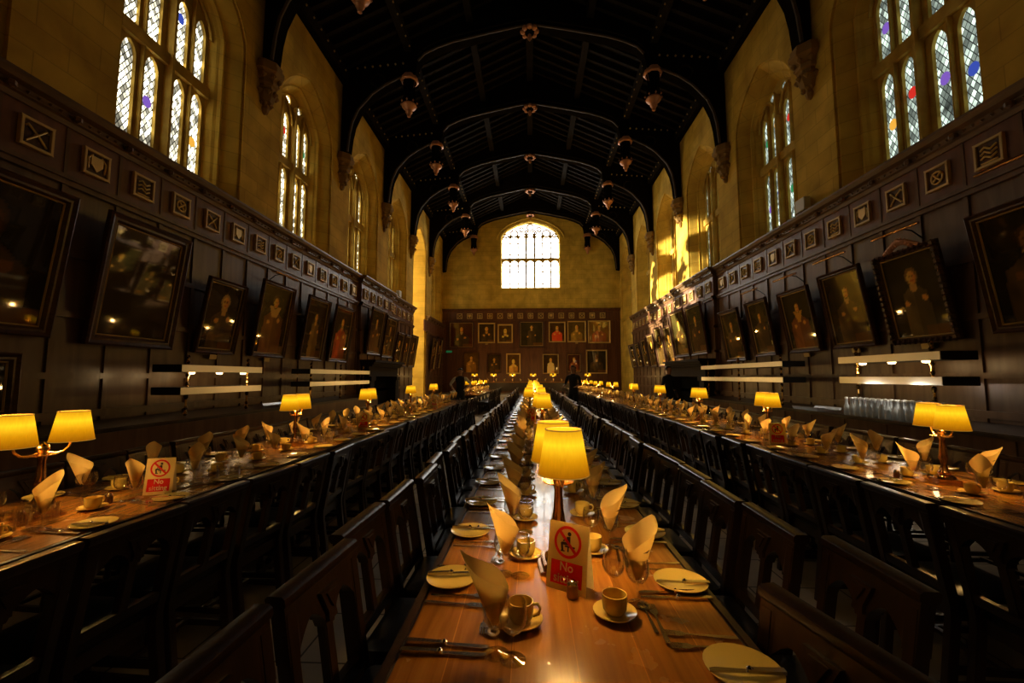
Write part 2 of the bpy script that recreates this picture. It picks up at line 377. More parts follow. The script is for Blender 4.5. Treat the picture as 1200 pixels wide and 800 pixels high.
# end wall with its big window
mb = MB(); F = lambda u, z, d=0: (u, HD+d, z)
ew = dict(a=2.1, zs=11.1, ap=12.35, zb=7.62)
A = arch(ew['a'], ew['zs'], ew['ap'], 20)
for q in ([(-HW,0),(-2.1,0),(-2.1,14.6),(-HW,14.6)], [(2.1,0),(HW,0),(HW,14.6),(2.1,14.6)], [(-2.1,0),(2.1,0),(2.1,7.5),(-2.1,7.5)]):
    mb.add([F(*p) for p in q], [(0,1,2,3)])
for i in range(20): mb.add([F(*A[i]),F(*A[i+1]),F(A[i+1][0],14.6),F(A[i][0],14.6)], [(0,1,2,3)])
mb.rings([[F(u,z,d) for u,z in outline(a, zb, 11.1, ap, 20)] for d, a, zb, ap in ((0,2.1,7.5,12.35),(.06,2.1,7.5,12.35),(.06,2.04,7.56,12.3),(.3,1.99,7.66,12.24))])
mb.tube([F(u*1.06, 11.1+(z-11.1)*1.1, -.03) for u, z in arch(2.2, 11.1, 12.45, 24)], .06, 8)
struct(mb.build('wall_end', M['stone_end'], smooth=0))
wn[0] += 1
mb = MB(); mpe = lambda u, z, d: (u, HD+d, z)
CX = [-1.70,-1.14,-.585,0,.585,1.14,1.70]
for x0, x1 in zip(CX, CX[1:]):
    xm = (x0+x1)/2; w = .06 if abs(xm) < .4 else .045
    mb.prism([(xm-w,7.6),(xm+w,7.6),(xm+w,11.6),(xm-w,11.6)], mpe, .2, .34)
mb.prism([(-2,9.55),(2,9.55),(2,9.72),(-2,9.72)], mpe, .18, .34)
for c in CX:
    for z0, z1 in ((9.25,9.58),(11.0,11.34)):
        for sgn in (-1, 1):
            pts = [(c+sgn*.29, z0)]+[(c+sgn*.27*math.cos(a), z0+.3*math.sin(a)) for a in [i*PI/10 for i in range(6)]]+[(c+sgn*.29, z1+.02)]
            mb.prism(pts, mpe, .24, .34)
for z in (7.9, 8.75, 9.2, 10.0, 10.8):
    for x in [-1.99]+[(a+b)/2 for a, b in zip(CX, CX[1:])]+[1.99]:
        mb.lathe([(.09,-.02),(.09,.02)], 8, (x, HD+.27, z))
for cx, cz, r in ((-.28,11.55,.16),(.28,11.55,.16),(0,11.95,.24),(-1.14,11.5,.26),(1.14,11.5,.26),(-.62,11.8,.16),(.62,11.8,.16),(-1.7,11.35,.13),(1.7,11.35,.13)):
    mb.tube([mpe(cx+r*math.cos(a), cz+r*math.sin(a), .27) for a in [i*PI/8 for i in range(17)]], .045, 6)
    for k in range(4): mb.lathe([(.06,-.03),(.06,.03)], 6, (cx+r*.86*math.cos(k*PI/2+.78), HD+.27, cz+r*.86*math.sin(k*PI/2+.78)))
wE = struct(mb.build('window_%d' % wn[0], M['stone_trim'], smooth=30))
g = MB(); pts = outline(2.0, 7.65, 11.1, 12.24, 20); g.add([mpe(u,z,.32) for u,z in pts], [tuple(range(len(pts)))]); g.build('pane', M['glassE'], wE, 0)
# wall behind the camera, floor, dais
struct(MB().add([(-HW,Y0,0),(HW,Y0,0),(HW,Y0,14.6),(-HW,Y0,14.6)], [(0,1,2,3)]).build('wall_back', M['stone_end'], smooth=0))
struct(MB().box(-HW-2.2, HW+.9, Y0, HD+.4, -.2, 0).build('floor', M['floor'], smooth=0))
struct(MB().box(-HW, HW, 24.9, HD, 0, .36).build('trim_1', M['floor'], smooth=0))
# roof: boards, rafters, purlins in one ceiling
mb = MB(); ZE, ZR = 11.15, 14.2
mb.add([(-HW-.4,Y0,ZE),(0,Y0,ZR),(0,HD+.5,ZR),(-HW-.4,HD+.5,ZE)], [(0,1,2,3)]); mb.add([(HW+.4,Y0,ZE),(0,Y0,ZR),(0,HD+.5,ZR),(HW+.4,HD+.5,ZE)], [(0,1,2,3)])
for s in (-1, 1):
    y = Y0+.2
    while y < HD:
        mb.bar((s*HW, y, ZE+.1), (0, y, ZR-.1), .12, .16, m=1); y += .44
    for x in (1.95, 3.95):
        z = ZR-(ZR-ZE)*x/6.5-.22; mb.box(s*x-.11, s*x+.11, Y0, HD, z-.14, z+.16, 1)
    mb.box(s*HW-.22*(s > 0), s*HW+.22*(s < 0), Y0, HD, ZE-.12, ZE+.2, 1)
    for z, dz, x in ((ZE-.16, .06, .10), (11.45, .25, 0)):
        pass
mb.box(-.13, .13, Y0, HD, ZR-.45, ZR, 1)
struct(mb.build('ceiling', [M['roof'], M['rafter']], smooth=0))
mb = MB()                                                   # gilded cresting on the wall plate and purlins
for s in (-1, 1):
    y = 3
    while y < HD-.3:
        mb.lathe([(0,-.04),(.03,0),(0,.05)], 5, (s*(HW-.25), y, ZE+.02)); mb.lathe([(0,-.04),(.028,0),(0,.05)], 5, (s*3.82, y, 11.92)); y += .4
struct(mb.build('trim_2', M['dullgilt'], smooth=0))
# trusses
TY = [5.07+4*k for k in range(6)]+[28.95]
TRU = [(-6.08,8.55),(-5.86,8.6),(-5.80,9.2),(-5.72,9.6),(-5.54,10.02),(-5.1,10.53),(-4.7,10.82),(-4.25,11.04),(-3.95,11.14),(-3.72,11.2),(-3.66,11.45),(-3.62,11.62),(-3.41,11.86),(-3.0,12.06),(-2.47,12.24),(-1.3,12.50),(-.4,12.68),(0,12.74)]
k = [3]
def trim(mb, mt, sm=30): k[0] += 1; return struct(mb.build('trim_%d' % k[0], mt, smooth=sm))
for ty in TY:
    mb = MB(); L = [(x, z+(.12 if ty > 28 else 0)) for x, z in TRU]; under = L+[(-x, z) for x, z in L[-2::-1]]
    top = [(-x, min(ZR-.05, ZE+.05+(ZR-ZE)*(1-abs(x)/6.3))+.0) for x, z in under]
    for i in range(len(under)-1):                           # strip between soffit and roof line, both faces, plus soffit
        (x0,z0),(x1,z1) = under[i], under[i+1]; t0 = ZE+(ZR-ZE)*(1-abs(x0)/6.5); t1 = ZE+(ZR-ZE)*(1-abs(x1)/6.5)
        for d in (-.16, .16): mb.add([(x0,ty+d,z0),(x1,ty+d,z1),(x1,ty+d,t1),(x0,ty+d,t0)], [(0,1,2,3)])
        mb.add([(x0,ty-.16,z0),(x1,ty-.16,z1),(x1,ty+.16,z1),(x0,ty+.16,z0)], [(0,1,2,3)])
    for sgn in (-1, 1):                                     # raised ribs outlining the arches
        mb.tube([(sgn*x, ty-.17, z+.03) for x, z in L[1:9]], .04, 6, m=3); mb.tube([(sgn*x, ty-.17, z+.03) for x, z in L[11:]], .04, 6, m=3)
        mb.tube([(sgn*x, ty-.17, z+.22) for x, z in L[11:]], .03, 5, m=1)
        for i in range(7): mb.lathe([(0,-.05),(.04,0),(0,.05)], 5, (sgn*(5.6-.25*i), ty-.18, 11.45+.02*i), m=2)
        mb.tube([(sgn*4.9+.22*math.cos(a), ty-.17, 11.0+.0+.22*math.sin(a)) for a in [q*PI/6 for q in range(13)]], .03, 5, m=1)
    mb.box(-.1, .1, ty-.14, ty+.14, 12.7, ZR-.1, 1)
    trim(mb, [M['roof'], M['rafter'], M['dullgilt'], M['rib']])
    for sgn in (-1, 1):                                     # stone corbel carrying the truss
        if ty > 28: continue
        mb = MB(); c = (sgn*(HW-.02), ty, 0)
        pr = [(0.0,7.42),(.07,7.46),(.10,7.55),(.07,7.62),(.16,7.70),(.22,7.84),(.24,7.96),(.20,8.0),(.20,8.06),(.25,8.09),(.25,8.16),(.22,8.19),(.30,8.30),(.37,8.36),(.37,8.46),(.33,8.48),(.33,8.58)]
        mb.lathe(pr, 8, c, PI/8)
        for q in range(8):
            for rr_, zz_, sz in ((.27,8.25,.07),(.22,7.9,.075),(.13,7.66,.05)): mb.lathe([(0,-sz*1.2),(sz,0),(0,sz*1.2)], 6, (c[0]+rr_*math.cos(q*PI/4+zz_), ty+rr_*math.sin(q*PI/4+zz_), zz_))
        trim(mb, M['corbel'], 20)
# eaves cornice strips along both walls
for s in (-1, 1):
    mb = MB(); mb.prism([(0,ZE-.22),(.1,ZE-.2),(.16,ZE-.08),(.16,ZE),(0,ZE)], lambda u, z, d: (s*(HW-u), d, z), Y0, HD); trim(mb, M['roof'])
# pendants under the trusses and central bosses
pend = empty('roof_pendant', (0,0,0)); tag(pend, 'x', 'roof pendant', 'gilded pendants under the roof trusses')
MB().lathe([(.0,0),(.23,.02),(.26,-.06),(.30,-.08),(.30,-.16),(.25,-.2),(.21,-.16),(.17,-.1),(0,-.1)], 8, a0=PI/8).build('crown_ring', M['rose'], pend)
b = MB().lathe([(.17,-.1),(.12,-.4),(.15,-.9),(.0,-.92)], 8)
for q in range(8): b.tube([(.2*math.cos(q*PI/4), .2*math.sin(q*PI/4), -.14),(.16*math.cos(q*PI/4), .16*math.sin(q*PI/4), -.5),(.2*math.cos(q*PI/4), .2*math.sin(q*PI/4), -.94)], .022, 5)
b.build('openwork_body', M['roof'], pend)
b = MB().lathe([(0,-.93),(.22,-.95),(.24,-1.0),(.21,-1.06),(.14,-1.10),(.10,-1.18),(.115,-1.21),(.08,-1.26),(.05,-1.33),(.055,-1.36),(0,-1.4)], 12)
for q in range(8): b.lathe([(0,-.05),(.035,0),(0,.06)], 5, (.26*math.cos(q*PI/4), .26*math.sin(q*PI/4), -.92))
b.build('finial_drop', M['rose'], pend)
boss = empty('roof_boss'); tag(boss, 'x', 'roof boss', 'gilded bosses on the truss crowns')
b = MB().lathe([(.0,.1),(.12,.1),(.17,0),(.14,-.08),(.0,-.12)], 12)
b.build('boss_core', M['roof'], boss)
b = MB()
for q in range(8): b.lathe([(0,-.09),(.08,-.04),(.09,.03),(0,.09)], 8, (.22*math.cos(q*PI/4), .22*math.sin(q*PI/4), 0))
b.lathe([(0,-.34),(.05,-.28),(.07,-.2),(.05,-.1),(.0,-.08)], 8); b.build('leaf_lobes', M['rose'], boss)
first = True
for i, ty in enumerate(TY[1:] if True else TY):
    n = ordw(i+1)
    for sgn, sd in ((-1,'left'),(1,'right')):
        loc = (sgn*3.93, ty, 11.22); lb = 'gilded roof pendant on the %s side of the %s truss from the camera' % (sd, n)
        if first: pend.location = loc; pend['label'] = lb; first = False
        else: dup(pend, loc, 0, lb)
    loc = (0, ty-.05, 12.62); lb = 'gilded leaf boss at the crown of the %s roof truss from the camera' % n
    if i == 0: boss.location = loc; boss['label'] = lb
    else: dup(boss, loc, 0, lb)
boss['label'] = 'gilded leaf boss at the crown of the first roof truss from the camera'

# ------------------------------------------------------------------ panelling (side walls, end wall)
EMB = {-1: (4.73, .722), 1: (4.93, .716)}
BREAK = {-1: (14.5, 17.9), 1: (13.9, 17.6)}
END_PANEL = {-1: CEN[6]-1.42, 1: CEN[6]+2.4}
def panelling(s):
    mb = MB(); f = lambda u, z, d: (s*(HW-d), u, z)
    def bx(u0, u1, z0, z1, d, m=0): mb.box(*sorted((s*(HW-.0), s*(HW-d))), u0, u1, z0, z1, m)
    y0, dy = EMB[s]; segs = [(Y0, BREAK[s][0], 0), (BREAK[s][0], BREAK[s][1], .14), (BREAK[s][1], END_PANEL[s], 0)]
    if s < 0: segs.append((CEN[6]+1.42, HD-.05, 0))
    for u0, u1, off in segs:
        bx(u0, u1, 0, 4.78, .05+off)
        for z0, z1, d in ((3.93,4.07,.10),(3.02,3.10,.085),(2.22,2.30,.085),(1.42,1.50,.085),(.9,1.0,.10),(0,.25,.09),(4.0,4.05,.13)):
            bx(u0, u1, z0, z1, d+off)
        # cornice: stepped mouldings with a carved band
        mb.prism([(off,4.70),(.08+off,4.70),(.10+off,4.76),(.13+off,4.78),(.13+off,4.86),(.2+off,4.89),(.24+off,4.95),(.24+off,4.99),(off,5.0)], lambda u, z, d: (s*(HW-u), d, z), u0-(.06 if off else 0), u1+(.06 if off else 0), 1)
        n0 = math.ceil((u0-y0)/dy-.5); i = n0
        while y0+(i+.5)*dy < u1:
            u = y0+(i+.5)*dy
            if u > u0+.05: bx(u-dy+.022, u-.022, 4.07, 4.70, .055+off, 2)
            if u > u0+.05: bx(u-.035, u+.035, 0, 4.0, .078+off); bx(u-.022, u+.022, 4.07, 4.70, .065+off)
            mb.lathe([(0,-.05),(.05,-.02),(.05,.03),(0,.06)], 6, (s*(HW-.17-off), u, 4.80), m=1)
            i += 1
        u = u0+.1
        while u < min(u1, 20):                              # small carved leaves along the band
            mb.lathe([(0,-.025),(.028,0),(0,.025)], 4, (s*(HW-.135-off), u, 4.82), m=1); u += .12
    k[0] += 1
    return struct(mb.build('trim_%d' % k[0], [M['panel'], M['cornice'], M['frieze']], smooth=0))
panelling(-1); panelling(1)
mb = MB(); ye = HD
mb.box(-HW, HW, ye-.08, ye, 0, 5.9)
for z0, z1, d in ((5.26,5.36,.15),(3.30,3.40,.12),(.9,1.0,.14)): mb.box(-HW, HW, ye-d, ye, z0, z1)
for i in range(18): mb.box(-HW+.36+i*.68-.03, -HW+.36+i*.68+.03, ye-.12, ye, .3, 5.3)
mb.prism([(0,5.86),(.12,5.86),(.16,5.95),(.26,6.02),(.26,6.1),(0,6.1)], lambda u, z, d: (d, ye-u, z), -HW, HW)
k[0] += 1; struct(mb.build('trim_%d' % k[0], M['panel_end'], smooth=0))
# carved square shields in the friezes
def carved(seed, big):
    r = random.Random(seed); e = empty('carved_panel'); b = MB(); h = .18
    for a0, a1, c0, c1 in ((-h,h,-h,-h+.035),(-h,h,h-.035,h),(-h,-h+.035,-h,h),(h-.035,h,-h,h)): b.box(a0, a1, -.03, .03, c0, c1)
    b.build('square_frame', M['dullgilt'], e, 0, .004)
    MB().box(-h+.03, h-.03, .0, .03, -h+.03, h-.03).build('dark_ground', M['frame'], e, 0)
    b = MB(); q = seed % 4
    if q == 0:
        for sg in (-1, 1): b.tube([(-sg*.11,-.01,-.11),(0,-.02,0),(sg*.1,-.01,.1),(sg*.12,-.01,.07)], .014, 6)
        b.lathe([(0,-.03),(.03,0),(0,.03)], 8)
    elif q == 1:
        b.prism([(-.08,.1),(.08,.1),(.08,-.02),(0,-.11),(-.08,-.02)], lambda u, z, d: (u, d, z), -.02, .0); b.tube([(-.11,-.01,-.09),(-.12,-.015,.05),(-.06,-.01,.12)], .012, 6); b.tube([(.11,-.01,-.09),(.12,-.015,.05),(.06,-.01,.12)], .012, 6)
    elif q == 2:
        for z in (-.06, .0, .06): b.tube([(-.1,-.01,z),(-.04,-.02,z+.03),(.03,-.02,z-.02),(.1,-.01,z+.02)], .014, 6)
        b.tube([(-.1,-.01,-.12),(.1,-.01,-.12)], .012, 6)
    else:
        b.tube([(.09*math.cos(a), -.01, .09*math.sin(a)) for a in [i*PI/6 for i in range(13)]], .015, 6)
        for a in range(4): b.tube([(0,-.02,0),(.1*math.cos(a*PI/2+.7), -.01, .1*math.sin(a*PI/2+.7))], .015, 6)
    b.build('carved_device', M['gilt'], e)
    return e
protos = [carved(i, 0) for i in range(4)]; used = [0]*4
def place_carved(i, loc, rz, lb, grp):
    p = protos[i % 4]
    if not used[i % 4]:
        used[i % 4] = 1; p.location = loc; p.rotation_euler = (0,0,rz); tag(p, lb, 'carved panel', grp); return p
    return dup(p, loc, rz, lb, grp)
for s, sd in ((-1,'left'),(1,'right')):
    y0, dy = EMB[s]; i = 0; n = 0
    while y0+i*dy < END_PANEL[s]-.2:
        u = y0+i*dy; off = .14 if BREAK[s][0] < u < BREAK[s][1] else 0
        if inview(s*HW, u, 4.38, 0):
            n += 1; place_carved(i+(s > 0), (s*(HW-.075-off), u, 4.38), -s*PI/2, 'gilded carved square on the %s wall frieze, %s from the camera' % (sd, ordw(n)), 'gilded carved squares on the friezes')
        i += 1
for i in range(15):
    place_carved(i, (-4.9+i*.7, HD-.13, 5.6), 0, 'gilded carved square on the end wall frieze, %s from the left' % ordw(i+1), 'gilded carved squares on the end wall')

# ------------------------------------------------------------------ paintings
def hsh(a, b, s): 
    v = math.sin(a*12.9898+b*78.233+s*37.719)*43758.5453; return v-math.floor(v)
def sn(x, y, s):
    i, j = math.floor(x), math.floor(y); fx, fy = x-i, y-j; fx = fx*fx*(3-2*fx); fy = fy*fy*(3-2*fy)
    return (hsh(i,j,s)*(1-fx)+hsh(i+1,j,s)*fx)*(1-fy)+(hsh(i,j+1,s)*(1-fx)+hsh(i+1,j+1,s)*fx)*fy
def mixc(a, b, t): t = max(0, min(1, t)); return tuple(a[i]*(1-t)+b[i]*t for i in range(3))
def portrait(w, h, o, nu=26, nv=36):
    # o: bg, coat, face scale, fx, fz, collar colour, hair colour; returns a canvas mesh in the XZ plane facing -Y
    vs = []; fs = []; cs = []
    bg = tuple(q*.6 for q in o.get('bg', (.012,.010,.007))); coat = tuple(q*1.5+.006 for q in o.get('coat', (.010,.008,.006))); face = tuple(q*1.5 for q in o.get('face', (.36,.19,.08))); hair = o.get('hair', (.03,.018,.008)); col = o.get('collar', (.30,.24,.15))
    fr = o.get('r', .085)*1.3; fx = o.get('fx', .5); fz = o.get('fz', .72); sd = o.get('seed', 1); wide = o.get('wide', .30)+.03
    asp = h/w
    for j in range(nv+1):
        for i in range(nu+1):
            u, v = i/nu, j/nv; vs.append(((u-.5)*w, 0, v*h))
            n = sn(u*6, v*6*asp, sd)
            c = mixc(bg, tuple(x*2.2 for x in bg), n*.7+.5*max(0, 1-math.hypot(u-fx, (v-fz)*asp)*2.2))
            X, Z = (u-fx), (v-fz)*asp
            if o.get('kind', 'p') == 'p':
                sh = -fr*1.5
                body = fr*.55+(sh-Z)*1.4 if Z > sh-.16 else wide+.05*sn(v*5, 1, sd)
                if Z < sh+.03 and abs(X) < min(body, wide+.02*math.sin(v*9)):
                    c = mixc(coat, tuple(x*2.6 for x in coat), sn(u*9+v*3, v*7, sd+3)*(.8 if X*o.get('lit', -1) > 0 else .2))
                if Z < sh+.06 and Z > sh-fr*o.get('cl', 1.0) and abs(X) < fr*o.get('cw', .75)*(1-.25*(sh+.06-Z)/fr): c = mixc(c, col, .85)
                if (X/(fr*1.12))**2+((Z-fr*.15)/(fr*1.45))**2 < 1: c = mixc(c, hair, .9)
                if (X/(fr*.80))**2+((Z+fr*.05)/(fr*1.12))**2 < 1:
                    c = mixc(face, tuple(x*.45 for x in face), (X*-o.get('lit', -1)/fr+.4)*.8)
                    for ex in (-.32, .32):
                        if (X-ex*fr)**2+(Z-fr*.15)**2 < (fr*.17)**2: c = mixc(c, (.02,.01,.006), .75)
                    if abs(X) < fr*.28 and abs(Z+fr*.6) < fr*.1: c = mixc(c, (.2,.04,.02), .7)
                for hx, hz in ((-.17,-.42),(.16,-.36)):
                    if (X-hx)**2+(Z-hz*1.0)**2 < (fr*.5)**2: c = mixc(c, face, .7)
                if v < .14 and u > .55: c = mixc(c, (.09,.05,.02), .5)
            else:
                c = mixc((.010,.009,.004), (.030,.024,.009), sn(u*4, v*4, sd)*.4+.8*max(0, v-.5))  # upper half turns golden: window sheen painted into the canvas
            cs.append(tuple(min(.9, q*2.8) for q in c)+(1,))
    fs = [(j*(nu+1)+i, j*(nu+1)+i+1, (j+1)*(nu+1)+i+1, (j+1)*(nu+1)+i) for j in range(nv) for i in range(nu)]
    me = bpy.data.meshes.new('canvas'); me.from_pydata(vs, [], fs); me.materials.append(M['canvas'])
    a = me.color_attributes.new('paint', 'FLOAT_COLOR', 'POINT')
    for i, c in enumerate(cs): a.data[i].color = c
    return me
def picture(loc, w, h, rz, tilt, label, o, fw=.085, fmat='frame', ornate=False, plaque=False):
    # loc: bottom centre on the wall; tilt: forward lean of the top edge in metres
    e = empty('framed_painting', loc, rz); e.rotation_euler = (math.asin(min(.5, tilt/h)), 0, rz); tag(e, label, 'painting')
    prof = [(0,.0),(0,-.06),(.2*fw,-.075),(.5*fw,-.05),(.75*fw,-.055),(fw,-.02),(fw,.0)]
    R = [[(-w/2+a, d, a),(w/2-a, d, a),(w/2-a, d, h-a),(-w/2+a, d, h-a)] for a, d in prof]
    fm = MB().rings(R)
    if ornate:
        for i in range(16):
            for x in (-w/2+.03, w/2-.03): fm.lathe([(0,-.05),(.045,-.02),(.045,.03),(0,.05)], 6, (x, -.06, .05+i*(h-.1)/15))
        for i in range(12):
            for z in (.03, h-.03): fm.lathe([(0,-.045),(.045,0),(0,.045)], 6, (-w/2+.05+i*(w-.1)/11, -.06, z))
    fr = fm.build('frame', M[fmat], e, 30)
    if ornate:
        c = MB()
        for i in range(9): c.lathe([(0,-.06),(.05,0),(0,.07)], 6, (-.2+i*.05, -.06, h+.03+.09*math.sin(PI*i/8)))
        c.tube([(-.3,-.05,h),(-.2,-.06,h+.06),(0,-.07,h+.15),(.2,-.06,h+.06),(.3,-.05,h)], .03, 8)
        ob = c.build('carved_crest', M['rose'], e); ob['label'] = 'reddish carved crest'
    if fw > .06:
        a, d = fw*.98, -.022
        MB().rings([[(-w/2+b, dd, b),(w/2-b, dd, b),(w/2-b, dd, h-b),(-w/2+b, dd, h-b)] for b, dd in ((a,d),(a+.012,-.03),(a+.02,-.012))]).build('gilt_slip', M['dullgilt'], e, 0)
    big = w*h > 1.2
    c = link('canvas', portrait(w-2*fw+.02, h-2*fw+.02, o, 40 if big else 26, 56 if big else 36), e); c.location = (0,-.008,fw-.01)
    if plaque: MB().box(-.09, .09, -.03, -.005, -.1, -.02).build('name_plaque', M['paper'], e, 0)
    return e
def side_pic(s, y0, y1, ztop, zbot, label, o, tilt=.24, base=.09, **kw):
    off = base+(.16 if BREAK[s][0]+.05 < (y0+y1)/2 < BREAK[s][1]-.05 else 0)
    return picture((s*(HW-off-.02), (y0+y1)/2, zbot), y1-y0, ztop-zbot, -s*PI/2, tilt, label, o, **kw)
B1, B2 = (.010,.009,.006), (.016,.012,.006)
def P(seed, **k): d = dict(seed=seed); d.update(k); return d
Lp = [(3.45,5.0,3.72,1.93,'large dark portrait cut off by the left edge of the photo',P(1,bg=(.006,.005,.004),face=(.06,.03,.012),collar=(.04,.03,.02)),dict(fw=.12)),
 (5.41,6.80,3.74,1.89,'large dark landscape painting with yellow sheen, left wall beside the cropped portrait',P(2,kind='l'),dict(fw=.14)),
 (7.27,8.28,3.28,1.88,'portrait of a man with white wig in dark coat on left wall',P(3,coat=(.012,.009,.006),hair=(.22,.18,.12),r=.09,fx=.55,fz=.73),dict(plaque=True)),
 (8.80,10.03,3.58,1.89,'portrait of a robed man with broad white collar on left wall',P(4,coat=(.03,.014,.007),cw=2.0,cl=1.6,r=.075,fx=.5,fz=.76,hair=(.05,.03,.014)),dict(plaque=True)),
 (10.69,11.88,3.60,1.88,'portrait of a slim standing figure on left wall, fourth before the fireplace',P(5,r=.06,fz=.70,wide=.16,coat=(.04,.03,.014)),{}),
 (12.26,13.55,3.62,1.9,'portrait with reddish gown on left wall, last before the fireplace breast',P(6,coat=(.09,.018,.008),r=.07),{}),
 (14.72,16.1,3.95,2.25,'tall portrait above the left fireplace, nearer of the pair',P(7,r=.07,coat=(.02,.012,.006)),dict(fw=.1)),
 (16.25,17.6,3.85,2.2,'tall portrait above the left fireplace, further of the pair',P(8,r=.065,bg=B2),dict(fw=.1)),
 (18.15,19.15,3.4,1.95,'portrait on left wall, first beyond the fireplace',P(9),{}),
 (19.3,20.2,3.4,1.9,'portrait on left wall, second beyond the fireplace',P(10,bg=B2),{}),
 (20.35,21.45,3.5,1.9,'portrait on left wall, third beyond the fireplace',P(11),{}),
 (25.0,26.1,3.7,1.8,'portrait on left wall past the tall bright oriel opening, nearer one',P(12),{}),
 (26.5,27.6,3.9,1.9,'portrait on left wall past the tall bright oriel opening, further one',P(13,bg=B2),{})]
for y0, y1, zt, zb, lb, o, kw in Lp: side_pic(-1, y0, y1, zt, zb, lb, o, **kw)
side_pic(-1, 3.3, 4.72, 1.72, .95, 'yellowish canvas in dark frame at the left edge of the photo, low down', P(31,kind='l'), tilt=.0, base=.1, fw=.1)
Rp = [(4.55,5.72,3.55,2.0,'portrait in dark gilt frame cut off by the right edge of the photo',P(14,bg=(.006,.006,.005),face=(.07,.04,.02)),dict(fw=.1)),
 (6.14,7.24,3.42,1.97,'portrait in ornate carved frame with red crest on right wall',P(15,coat=(.02,.02,.016),hair=(.12,.09,.05),r=.075,bg=(.016,.018,.014),wide=.2),dict(fw=.09,ornate=True,plaque=True)),
 (7.57,8.64,3.45,1.99,'portrait with bright reflection on the face, right wall next to ornate frame',P(16,r=.07,fx=.55,coat=(.016,.013,.009),bg=(.014,.014,.010)),dict(plaque=True)),
 (8.97,10.05,3.38,1.98,'portrait of figure with pale yellow shawl on right wall',P(17,r=.07,collar=(.32,.22,.06),cw=1.7,cl=2.2,coat=(.04,.018,.01),bg=(.014,.016,.012)),dict(plaque=True)),
 (10.55,11.55,3.42,1.97,'greenish dark portrait on right wall, fifth frame from the camera',P(18,r=.06,bg=(.014,.018,.014)),{}),
 (12.0,13.2,3.4,1.9,'greenish dark portrait on right wall, last before the fireplace',P(19,r=.06,bg=(.014,.018,.014)),{}),
 (14.15,15.6,3.95,2.2,'tall portrait above the right fireplace, nearer of the pair',P(20,r=.06,bg=(.02,.024,.02)),dict(fw=.1)),
 (15.75,17.3,4.0,2.2,'tall portrait above the right fireplace, further of the pair',P(21,r=.06,bg=(.02,.024,.02)),dict(fw=.1)),
 (17.75,18.75,3.6,1.95,'sunlit portrait on right wall, first beyond the fireplace',P(22,bg=(.03,.03,.02)),{}),
 (18.95,20.1,3.7,1.9,'portrait on right wall, second beyond the fireplace',P(23,bg=(.02,.022,.016)),{}),
 (20.3,21.4,3.5,1.9,'portrait on right wall, third beyond the fireplace',P(24,bg=(.02,.016,.01)),{}),
 (21.6,22.6,3.4,1.95,'portrait on right wall, fourth beyond the fireplace',P(25),{}),
 (22.9,23.9,3.3,1.95,'portrait on right wall, fifth beyond the fireplace',P(26),{}),
 (24.1,25.2,3.3,1.95,'portrait on right wall, furthest from the camera',P(27),{})]
for y0, y1, zt, zb, lb, o, kw in Rp: side_pic(1, y0, y1, zt, zb, lb, o, **kw)
EP = [(-5.62,-3.89,5.2,3.36,'large full-length portrait at left end of the end wall',dict(r=.07,face=(.4,.16,.04),bg=(.03,.011,.006)),.13,'frame'),
 (-3.61,-2.43,5.1,3.71,'portrait with pale sash, second from left in upper row, end wall',dict(r=.1,collar=(.3,.2,.08),bg=(.02,.017,.011)),.1,'gilt'),
 (-2.26,-1.21,5.0,3.71,'portrait with glowing face in gilt frame, third in upper row, end wall',dict(r=.12,fz=.66,bg=(.04,.028,.01),face=(.5,.3,.09)),.1,'gilt'),
 (-.8,.93,5.24,3.41,'tall central full-length portrait under the end window',dict(r=.05,fz=.78,wide=.14,bg=(.018,.018,.015)),.15,'frame'),
 (1.23,2.37,5.15,3.75,'portrait of sitter in bright red robes, upper row of end wall',dict(r=.09,coat=(.35,.02,.012),bg=(.03,.02,.01)),.09,'gilt'),
 (2.5,3.75,5.2,3.75,'seated portrait in olive tones, upper row, right of red robes',dict(r=.09,coat=(.07,.055,.02),bg=(.05,.042,.02),collar=(.35,.27,.12)),.09,'gilt'),
 (3.89,5.4,5.22,3.68,'golden portrait with bright upper half at right end of end wall',dict(r=.07,bg=(.10,.068,.022),coat=(.08,.03,.015)),.1,'gilt'),
 (-4.59,-3.53,3.1,1.68,'pale olive portrait at left end of lower row, end wall',dict(r=.08,bg=(.05,.034,.012),coat=(.06,.04,.016)),.05,'frame'),
 (-2.95,-2.02,2.95,1.68,'dark portrait second from left in lower row, end wall',dict(r=.08,bg=(.018,.014,.008)),.07,'frame'),
 (-1.67,-.69,3.0,1.6,'olive portrait in gilt frame, third in lower row, end wall',dict(r=.12,fz=.62,coat=(.12,.08,.03),face=(.4,.28,.1),bg=(.04,.026,.01)),.09,'gilt'),
 (.81,1.89,2.95,1.62,'white-robed portrait right of centre in lower row, end wall',dict(r=.085,coat=(.30,.24,.15),wide=.2,bg=(.02,.014,.008)),.08,'dullgilt'),
 (2.42,3.43,3.0,1.68,'portrait with pale face in dark red frame, lower row, end wall',dict(r=.09,coat=(.04,.012,.008),bg=(.025,.01,.006)),.12,'frame'),
 (3.74,5.14,3.23,1.62,'dark square portrait at right end of lower row, end wall',dict(r=.08,face=(.05,.035,.02),bg=(.012,.012,.009)),.09,'dullgilt')]
for i, (x0, x1, zt, zb, lb, o, fw, fmt) in enumerate(EP):
    picture(((x0+x1)/2, HD-.13, zb+.02), x1-x0, zt-zb, 0, .05, lb, P(40+i, **o), fw=fw*.72, fmat=fmt, plaque=i in (1, 5))
